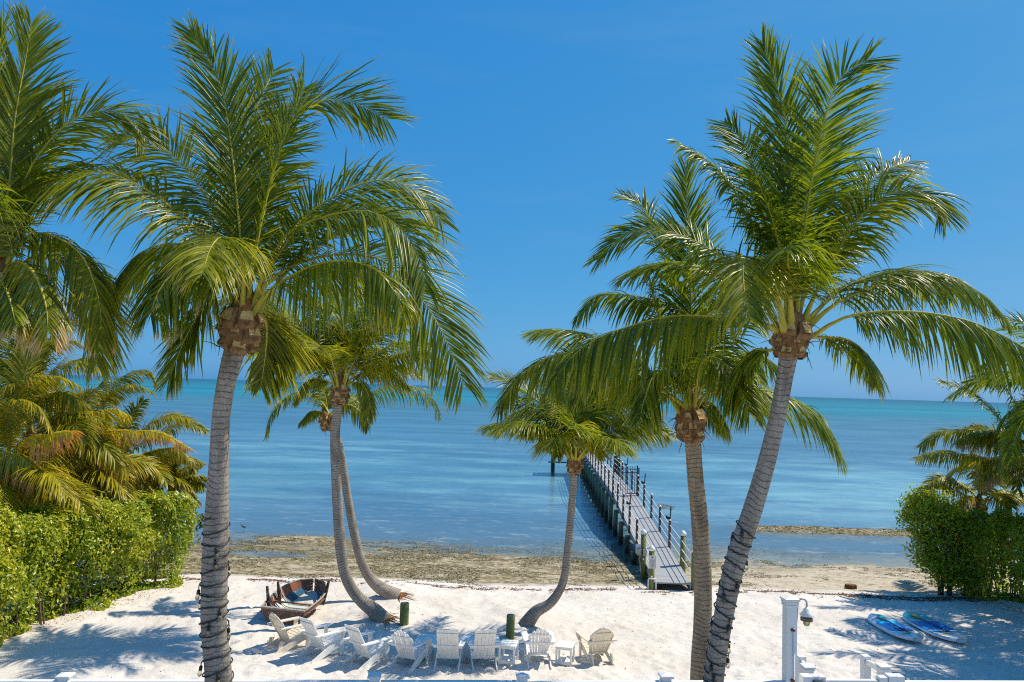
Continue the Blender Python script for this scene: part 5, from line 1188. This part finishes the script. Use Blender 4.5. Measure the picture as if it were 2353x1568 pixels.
# stair hand rails going down to the sand, left and right of the gate
for lab, (nx_, ny_), (fx_, fy_) in (('left white stair rail going down to the sand behind the lamp post', (1856, 1533), (1841, 1509)), ('right white stair rail going down to the sand beside the gate', (2030, 1532), (1989, 1508))):
    pn, pf = P(nx_, ny_, 9.9), P(fx_, fy_, 11.7); r = empty('stair_rail', (pn[0], pn[1], PATIO), fang); tag(r, lab, 'stair rail', 'white stair rails')
    off = np.array([pn[0], pn[1], PATIO]); Rz = rotm(rz=-fang); lf = Rz @ (pf - off)
    hn = pn[2] - PATIO
    a = MB().box((0, 0, hn / 2), (.11, .11, hn), bev=.004).build('newel', M['white'], r); MB().box((0, 0, hn + .01), (.15, .15, .022), bev=.005).box((0, 0, hn - .02), (.13, .13, .02), bev=.004).build('cap', M['white'], a)
    zb = 0.0 - PATIO; a = MB().box((lf[0], lf[1], (lf[2] + zb) / 2), (.11, .11, lf[2] - zb), bev=.004).build('newel', M['white'], r); MB().box((lf[0], lf[1], lf[2] + .006), (.114, .114, .014), bev=.003).build('cap', M['white'], a)
    MB().beam((0, .06, hn - .06), (lf[0], lf[1] - .06, lf[2] - .07), .055, .07, bev=.008).build('hand_rail', M['white'], r)
    MB().beam((0, .06, .12), (lf[0], lf[1] - .06, .12 + lf[2] - hn), .05, .06, bev=.006).build('bottom_rail', M['white'], r)
steps = empty('stairs', (P(1943, 1560, 10.0)[0], P(1943, 1560, 10.0)[1] + .2, 0), fang); tag(steps, 'wooden stairs from the patio down to the sand, between the white rails', 'stairs')
for k in range(9): MB().box((0, -.75 + .27 * k + .2, PATIO - .2 * (k + 1)), (.86, .29, .04)).build('tread', M['deck'], steps)
# gate between short capped posts
gq = fence_pt(1950, 1568); gr = empty('gate', (gq[0], gq[1], PATIO), fang); tag(gr, 'white gate with a black latch at the bottom right, before the stairs', 'gate'); go_ = np.array([gq[0], gq[1], PATIO]); Rg = rotm(rz=-fang)
def gbox(x0, x1, ytop, name, dpt=.10, off=0.0, mat='white', zb=.06):
    a = Rg @ (fence_pt(x0, ytop, off) - go_); b = Rg @ (fence_pt(x1, ytop, off) - go_); zt = (a[2] + b[2]) / 2
    return MB().box(((a[0] + b[0]) / 2, a[1], (zt + zb) / 2), (abs(b[0] - a[0]), dpt, zt - zb), bev=.005).build(name, M[mat], gr)
gbox(1841, 1864, 1551, 'gate_post', .12); gbox(1865, 1879, 1551, 'gate_stile', .09); gbox(1882, 1894, 1553, 'gate_stile', .08)
gbox(2017, 2035, 1554, 'gate_stile', .09); gbox(2037, 2056, 1550, 'gate_post', .12); gbox(2057, 2073, 1551, 'gate_post', .11)
ga, gb = Rg @ (fence_pt(1895, 1561) - go_), Rg @ (fence_pt(2016, 1562) - go_)
MB().beam(ga - np.array([0, 0, .06]), gb - np.array([0, 0, .06]), .05, .12, bev=.006).build('gate_rail', M['white'], gr)
for k in range(6):
    t = (k + .5) / 6; q_ = ga + (gb - ga) * t; MB().box((q_[0], q_[1], (q_[2] - .12) / 2), (.10, .02, q_[2] - .14)).build('gate_board', M['white'], gr)
lt = Rg @ (fence_pt(1880, 1566, -.06) - go_); MB().box((lt[0], lt[1] - .01, lt[2] - .05), (.15, .03, .11), bev=.014).box((lt[0] - .035, lt[1] - .02, lt[2] + .005), (.05, .03, .03), bev=.01).build('latch', M['black'], gr)
for sx_ in (-.05, -.015, .02, .05): MB().lathe([(.006, 0), (.004, .004)], n=8).build('screw', M['steel'], gr).matrix_local = Matrix.Translation((lt[0] + sx_, lt[1] - .025, lt[2] - .02)) @ Matrix.Rotation(math.pi / 2, 4, 'X')
f2 = empty('fence', (fence_pt(2080, 1568)[0], fence_pt(2080, 1568)[1], PATIO)); tag(f2, 'short run of white fence right of the gate, at the bottom right corner', 'fence'); fo2 = np.array(f2.location)
pa, pb = fence_pt(2075, 1565) - fo2, fence_pt(2700, 1567) - fo2
MB().beam(pa - np.array([0, 0, .07]), pb - np.array([0, 0, .07]), .06, .14, bev=.006).build('rail', M['white'], f2)
for k in range(19):
    q_ = pa + (pb - pa) * (k + .5) / 19; MB().box((q_[0], q_[1], (q_[2] - .15) / 2), (.15, .022, q_[2] - .17), rotm(rz=fang)).build('board', M['white'], f2)

# ------------------------------------------------------------------ string lights wound round the two near trunks
def string_lights(label, PA, dd, ytop, hand, pitch, seed, nb):
    rg = np.random.default_rng(seed); path, rad = PA; R_, L_ = catmull(path, 400); seg = np.concatenate([[0], np.cumsum(np.linalg.norm(np.diff(np.asarray(path), axis=0), axis=1))]); rr = np.interp(np.linspace(0, 1, 400), seg / seg[-1], rad)
    T_ = unit(np.gradient(R_, axis=0)); X_ = unit(np.cross(T_, [0, 1.0, 0])); Y_ = np.cross(T_, X_)
    vis = [i for i in range(400) if P(0, 0, 1) is not None]
    z0, z1 = PATIO + .25, P(500 if hand > 0 else 1700, ytop, dd)[2]
    ids = [i for i in range(400) if z0 <= R_[i][2] <= z1]
    i0, i1 = ids[0], ids[-1]; turns = (z1 - z0) / pitch; n = int(turns * 26); pts_ = []
    for k in range(n):
        t = k / (n - 1); fi = i0 + (i1 - i0) * t; i = int(fi); a = hand * 2 * math.pi * turns * t + .5 * math.sin(t * 9)
        pts_.append(R_[i] + (rr[i] * 1.035 + .007) * (math.cos(a) * X_[i] + math.sin(a) * Y_[i]) + np.array([0, 0, .02 * math.sin(k * .31)]))
    o_ = np.asarray(path[0]); r = empty('string_lights', o_); tag(r, label, 'string lights', 'string lights on the palm trunks')
    MB().tube(np.array(pts_) - o_, .0075, 5).build('cable', M['black'], r)
    for k in range(nb):
        p = pts_[int((k + .3 + .4 * rg.random()) / nb * (n - 1))]; i = int(np.argmin(np.linalg.norm(R_ - p, axis=1))); out = unit((p - R_[i]) * np.array([1, 1, 0])); q = p - o_
        dn = unit(np.array([0, 0, -1.0]) + out * .04 + rg.normal(0, .06, 3)); wl_ = rg.uniform(.01, .07)
        e1 = q + dn * wl_; s_ = MB().tube([q, (q + e1) / 2 + out * .006, e1], .006, 4).tube([e1, e1 + dn * .012, e1 + dn * .05], [.010, .019, .019], 8).build('socket', M['black'], r)
        b0 = e1 + dn * .05; MB().tube([b0, b0 + dn * .018, b0 + dn * .04, b0 + dn * .06, b0 + dn * .066], [.012, .022, .025, .014, .003], 8).build('bulb', M['bulb'], s_)
string_lights('black string lights with hanging bulbs wound round the left palm trunk', PALM1, d1, 1185, 1, .135, 51, 26)
string_lights('black string lights with hanging bulbs wound round the leaning right palm trunk', PALM2, d2, 1205, -1, .13, 52, 28)

# ------------------------------------------------------------------ small things
g = onsand(1955, 1351); st = empty('tree_stump', g); tag(st, 'small ridged brown tree stump lying on the weed line', 'stump')
V = []; n = 28
for z, k in ((0, 1.06), (.08, 1.0), (.16, .98), (.20, .90)):
    for j in range(n):
        a = 2 * math.pi * j / n; r_ = .19 * k * (1 + .09 * (1 if j % 2 else -1) + .04 * math.sin(3 * a)); V.append((r_ * math.cos(a), r_ * .8 * math.sin(a), z))
MB().add(V, [(k * n + j, k * n + (j + 1) % n, (k + 1) * n + (j + 1) % n, (k + 1) * n + j) for k in range(3) for j in range(n)] + [tuple(3 * n + j for j in range(n))]).build('wood', simple('stump_wood', (.26, .13, .06), (.07, .03, .015), 9, .9, .1, (3, 3, .4), .6), st)
# wading bird
bp = G(560, 1217, SEA); bird = empty('bird', bp, .5); tag(bird, 'small dark wading bird standing in the shallows', 'bird')
MB().tube([(.13, 0, .10), (.08, 0, .105), (0, 0, .115), (-.06, 0, .135), (-.095, 0, .17), (-.105, 0, .205), (-.125, 0, .225), (-.15, 0, .222)], [.006, .026, .048, .036, .017, .015, .021, .008], 10, flat=.85).build('body', simple('dark_feathers', (.09, .07, .05), (.05, .04, .03), 20, .8, .1), bird)
MB().tube([(-.15, 0, .222), (-.21, 0, .205)], [.006, .002], 5).build('beak', M['black'], bird)
for s in (-.018, .018): MB().tube([(0, s, .08), (.012, s, .03), (0, s, -.06)], .004, 5).build('leg', M['black'], bird)
# far motor boat with its wake
mp = G(247, 876.5, SEA); ml = empty('motor_boat', mp, math.radians(90)); tag(ml, 'tiny white motor boat far out near the horizon, left', 'boat')
hp = [(-1.1, -3.2), (1.1, -3.2), (1.25, 0), (.9, 2.2), (0, 3.8), (-.9, 2.2), (-1.25, 0)]
MB().plate(hp, (0, 0, .75), (1, 0, 0), (0, 1, 0), 1.1).build('hull', M['white'], ml)
MB().box((0, -.3, 2.0), (1.5, 2.2, 1.4), bev=.15).build('cabin', M['white'], ml); MB().box((0, .84, 2.2), (1.3, .06, .6)).build('windscreen', M['black'], ml)
MB().box((0, -.6, 3.5), (1.7, 2.6, .1), bev=.03).build('hardtop', M['white'], ml)
for sx_ in (-.7, .7): MB().tube([(sx_, -1.4, 2.6), (sx_, -1.4, 3.46)], .04, 5).build('support', M['steel'], ml)
wk = MB(); wv = []
for k in range(24):
    x = -3.0 - k * .9; w_ = .7 + k * .07; wv += [(-w_, x, .16 + .05 * math.sin(k)), (0, x, .30 + .06 * math.cos(k * 1.7)), (w_, x, .16 + .05 * math.cos(k))]
wk.add(wv, [(3 * k + j, 3 * k + j + 1, 3 * k + 4 + j, 3 * k + 3 + j) for k in range(23) for j in range(2)]).build('wake', simple('foam', (.8, .82, .84), (.6, .68, .72), 2, .7), ml)

# ------------------------------------------------------------------ drift weed, weed tufts and dead leaves
rng = np.random.default_rng(77)
def flakes(name, xy, size, rng, mat, label, flat=.35, long=2.2, lift=.01, seapts=False):
    n = len(xy); z = np.maximum(gz(xy[:, 0], xy[:, 1]), SEA - .004) + lift * rng.random(n)
    pts = np.stack([xy[:, 0], xy[:, 1], z], 1); a_ = rng.uniform(0, 6.28, n); s = size * rng.uniform(.4, 1.5, n)
    a = np.stack([np.cos(a_), np.sin(a_), rng.normal(0, flat, n)], 1) * (s * long)[:, None]; b = np.stack([-np.sin(a_), np.cos(a_), rng.normal(0, flat, n)], 1) * (s * .5)[:, None]
    up = np.array([0, 0, 1.0])[None] * (s * rng.uniform(.05, .45, n))[:, None]
    V = np.stack([pts - a, pts + b + up, pts + a + up * .4, pts - b + up * .3], 1).reshape(-1, 3); i = np.arange(n)[:, None] * 4
    F = np.concatenate([i + np.array([[0, 1, 2]]), i + np.array([[0, 2, 3]])], 1).reshape(-1, 3)
    C = np.stack([rng.random(n), np.full(n, .5), rng.random(n) * .3, np.zeros(n)], -1).repeat(4, 0)
    o = link(bpy.data.objects.new(name, fastmesh(name, V, F, [mat], C))); tag(o, label, None, None, 'stuff'); return o
def flakemat(name, stops):
    t = NT(name); at = t.new('ShaderNodeAttribute', attribute_name='leaf'); sp = t.new('ShaderNodeSeparateColor', {'Color': at.outputs['Color']}); return t.set(t.ramp(sp.outputs[0], stops), .85, .2)
M['wrack'] = flakemat('drift_weed', [(0, (.07, .035, .025)), (.5, (.16, .08, .055)), (.85, (.26, .14, .09)), (1, (.40, .24, .13))])
M['weed'] = flakemat('turtle_grass', [(0, (.035, .036, .014)), (.45, (.10, .095, .035)), (.8, (.20, .165, .07)), (1, (.42, .36, .24))])
M['marl'] = flakemat('bleached_marl', [(0, (.42, .36, .27)), (1, (.66, .60, .50))])
M['litter'] = flakemat('dead_leaves', [(0, (.05, .03, .02)), (.5, (.14, .07, .035)), (.85, (.26, .13, .05)), (1, (.5, .25, .08))])
def edge_y(x): return 25.9 + .35 * vnoise(x * .22, x * 0 + 3.3, 5) + .12 * vnoise(x * .9, x * 0 + 8.1, 6) + .015 * (x - 2)
def strip(n, off, wd, gap, x0=-12, x1=18.5):
    x = rng.uniform(x0, x1, n); m = vnoise(x * .8 + off * 9, x * 0 + off, 21) + .5 * vnoise(x * 3.1, x * 0 + off, 22); x = x[m > gap]
    y = edge_y(x) + off + .10 * vnoise(x * 1.3, x * 0 + off, 23) + rng.normal(0, wd, len(x)); return np.stack([x, y], 1)
wr_pts = np.vstack([strip(4200, -.22, .05, -.35), strip(3200, -.20, .12, .0), strip(900, -.5, .12, .1), strip(4200, .22, .05, -.05), strip(2600, .48, .07, .12), strip(1200, .68, .05, .2)])
wr_pts = np.vstack([wr_pts, np.stack([rng.uniform(8.5, 18, 3600), 0 * rng.random(3600)], 1) + np.array([0, 0])])
k = wr_pts[:, 1] == 0; wr_pts[k, 1] = edge_y(wr_pts[k, 0]) + .10 + rng.normal(0, .16, k.sum())
flakes('drift_weed', wr_pts, .020, rng, M['wrack'], 'line of dark brown drift weed along the edge of the white sand')
n = 150000; x = rng.uniform(-13.5, 19.5, n); y = 26.6 + rng.random(n) ** 1.05 * 8.8
m = vnoise(x * .5, y * 1.3, 31) + .7 * vnoise(x * 1.7, y * 4.2, 32) + .5 * vnoise(x * 4.5, y * 9, 33)
dens = .25 - .55 * sstep(3.5, 9, x); zz_ = gz(x, y); dlt = y - edge_y(x)
keep = (m + dens > .22) & (zz_ > SEA - .03 - .16 * rng.random(n) ** 3) & (dlt > .75 + .25 * vnoise(x * 1.1, x * 0, 34))
flakes('turtle_grass', np.stack([x, y], 1)[keep], .017, rng, M['weed'], 'dark olive weed covering the wet foreshore', flat=.25)
n = 9000; x = rng.uniform(9.5, 30, n); y = 40.4 + rng.normal(0, 1.2, n); keep = gz(x, y) > SEA - .01
flakes('turtle_grass', np.stack([x, y], 1)[keep], .03, rng, M['weed'], 'olive weed lying on the sand bar, right', flat=.2)
n = 3000; x = rng.uniform(-13, 19, n); y = 27 + rng.random(n) * 8.5; keep = (gz(x, y) > SEA - .01) & (vnoise(x * .8, y * 2.2, 41) > .1)
flakes('marl_lump', np.stack([x, y], 1)[keep], .028, rng, M['marl'], 'pale lumps of marl scattered over the weed', flat=.15, long=1.6)
x = rng.uniform(-13, 18, 3600); y = 12 + rng.random(3600) * 13.4
keep = (vnoise(x * .3, y * .3, 51) > -.35)
lit_ = np.stack([x, y], 1)[keep]
hx = rng.random(1100); lit_ = np.vstack([lit_, np.stack([ha[0] - .05 - 2.6 * hx + rng.normal(0, .25, 1100), ha[1] - .5 - 6.8 * hx + rng.normal(0, .25, 1100)], 1)])
hx = rng.random(500); lit_ = np.vstack([lit_, np.stack([rs[0] - .2 + 2.2 * hx + rng.normal(0, .3, 500), rs[1] - .5 - 2.0 * hx + rng.normal(0, .25, 500)], 1)])
flakes('dead_leaves', lit_, .015, rng, M['litter'], 'small dead leaves and bits of weed strewn over the sand', flat=.3, long=1.5)
n = 260; a_ = rng.uniform(0, 6.28, n); q_ = rng.random(n) ** .5; wc = G(1528, 1165, SEA)
xy = np.stack([wc[0] + .55 * q_ * np.cos(a_), wc[1] + .9 * q_ * np.sin(a_)], 1); fw = flakes('floating_weed', xy, .035, rng, M['weed'], 'small raft of weed floating right of the dock', flat=.1)
me_ = fw.data; co = np.empty(len(me_.vertices) * 3, np.float32); me_.vertices.foreach_get('co', co); co = co.reshape(-1, 3); co[:, 2] = SEA + .01 + .02 * rng.random(len(co)); me_.vertices.foreach_set('co', co.ravel()); me_.update()
# fine roots at the feet of the leaning palms
for nm, (gx, gy, gz_), sgn in (('front', g4, 1), ('rear', g5, 1)):
    rt = MB(); rg = np.random.default_rng(5 if sgn else 6)
    for k in range(22):
        a = rg.uniform(-1.6, 1.6); l = rg.uniform(.2, .55); p = np.array([gx + .10 + rg.normal(0, .05), gy + rg.normal(0, .1), 0])
        q = []
        for t in (0, .4, .7, 1): xx, yy = p[0] + math.cos(a) * l * t, p[1] + math.sin(a) * l * t; q.append((xx, yy, gz1(xx, yy) + .07 * (1 - t) + .015))
        rt.tube(q, [.014, .010, .007, .003], 4, cap=False)
    par = [o for o in bpy.data.objects if o.type == 'EMPTY' and o.name.startswith('coconut_palm') and abs(o.location.x - gx) < .01 and abs(o.location.y - gy) < .01][0]
    rt.v = [(a - par.location.x, b - par.location.y, c - par.location.z) for a, b, c in rt.v]
    rt.build('roots', M['fibre'], par)['kind'] = 'stuff'
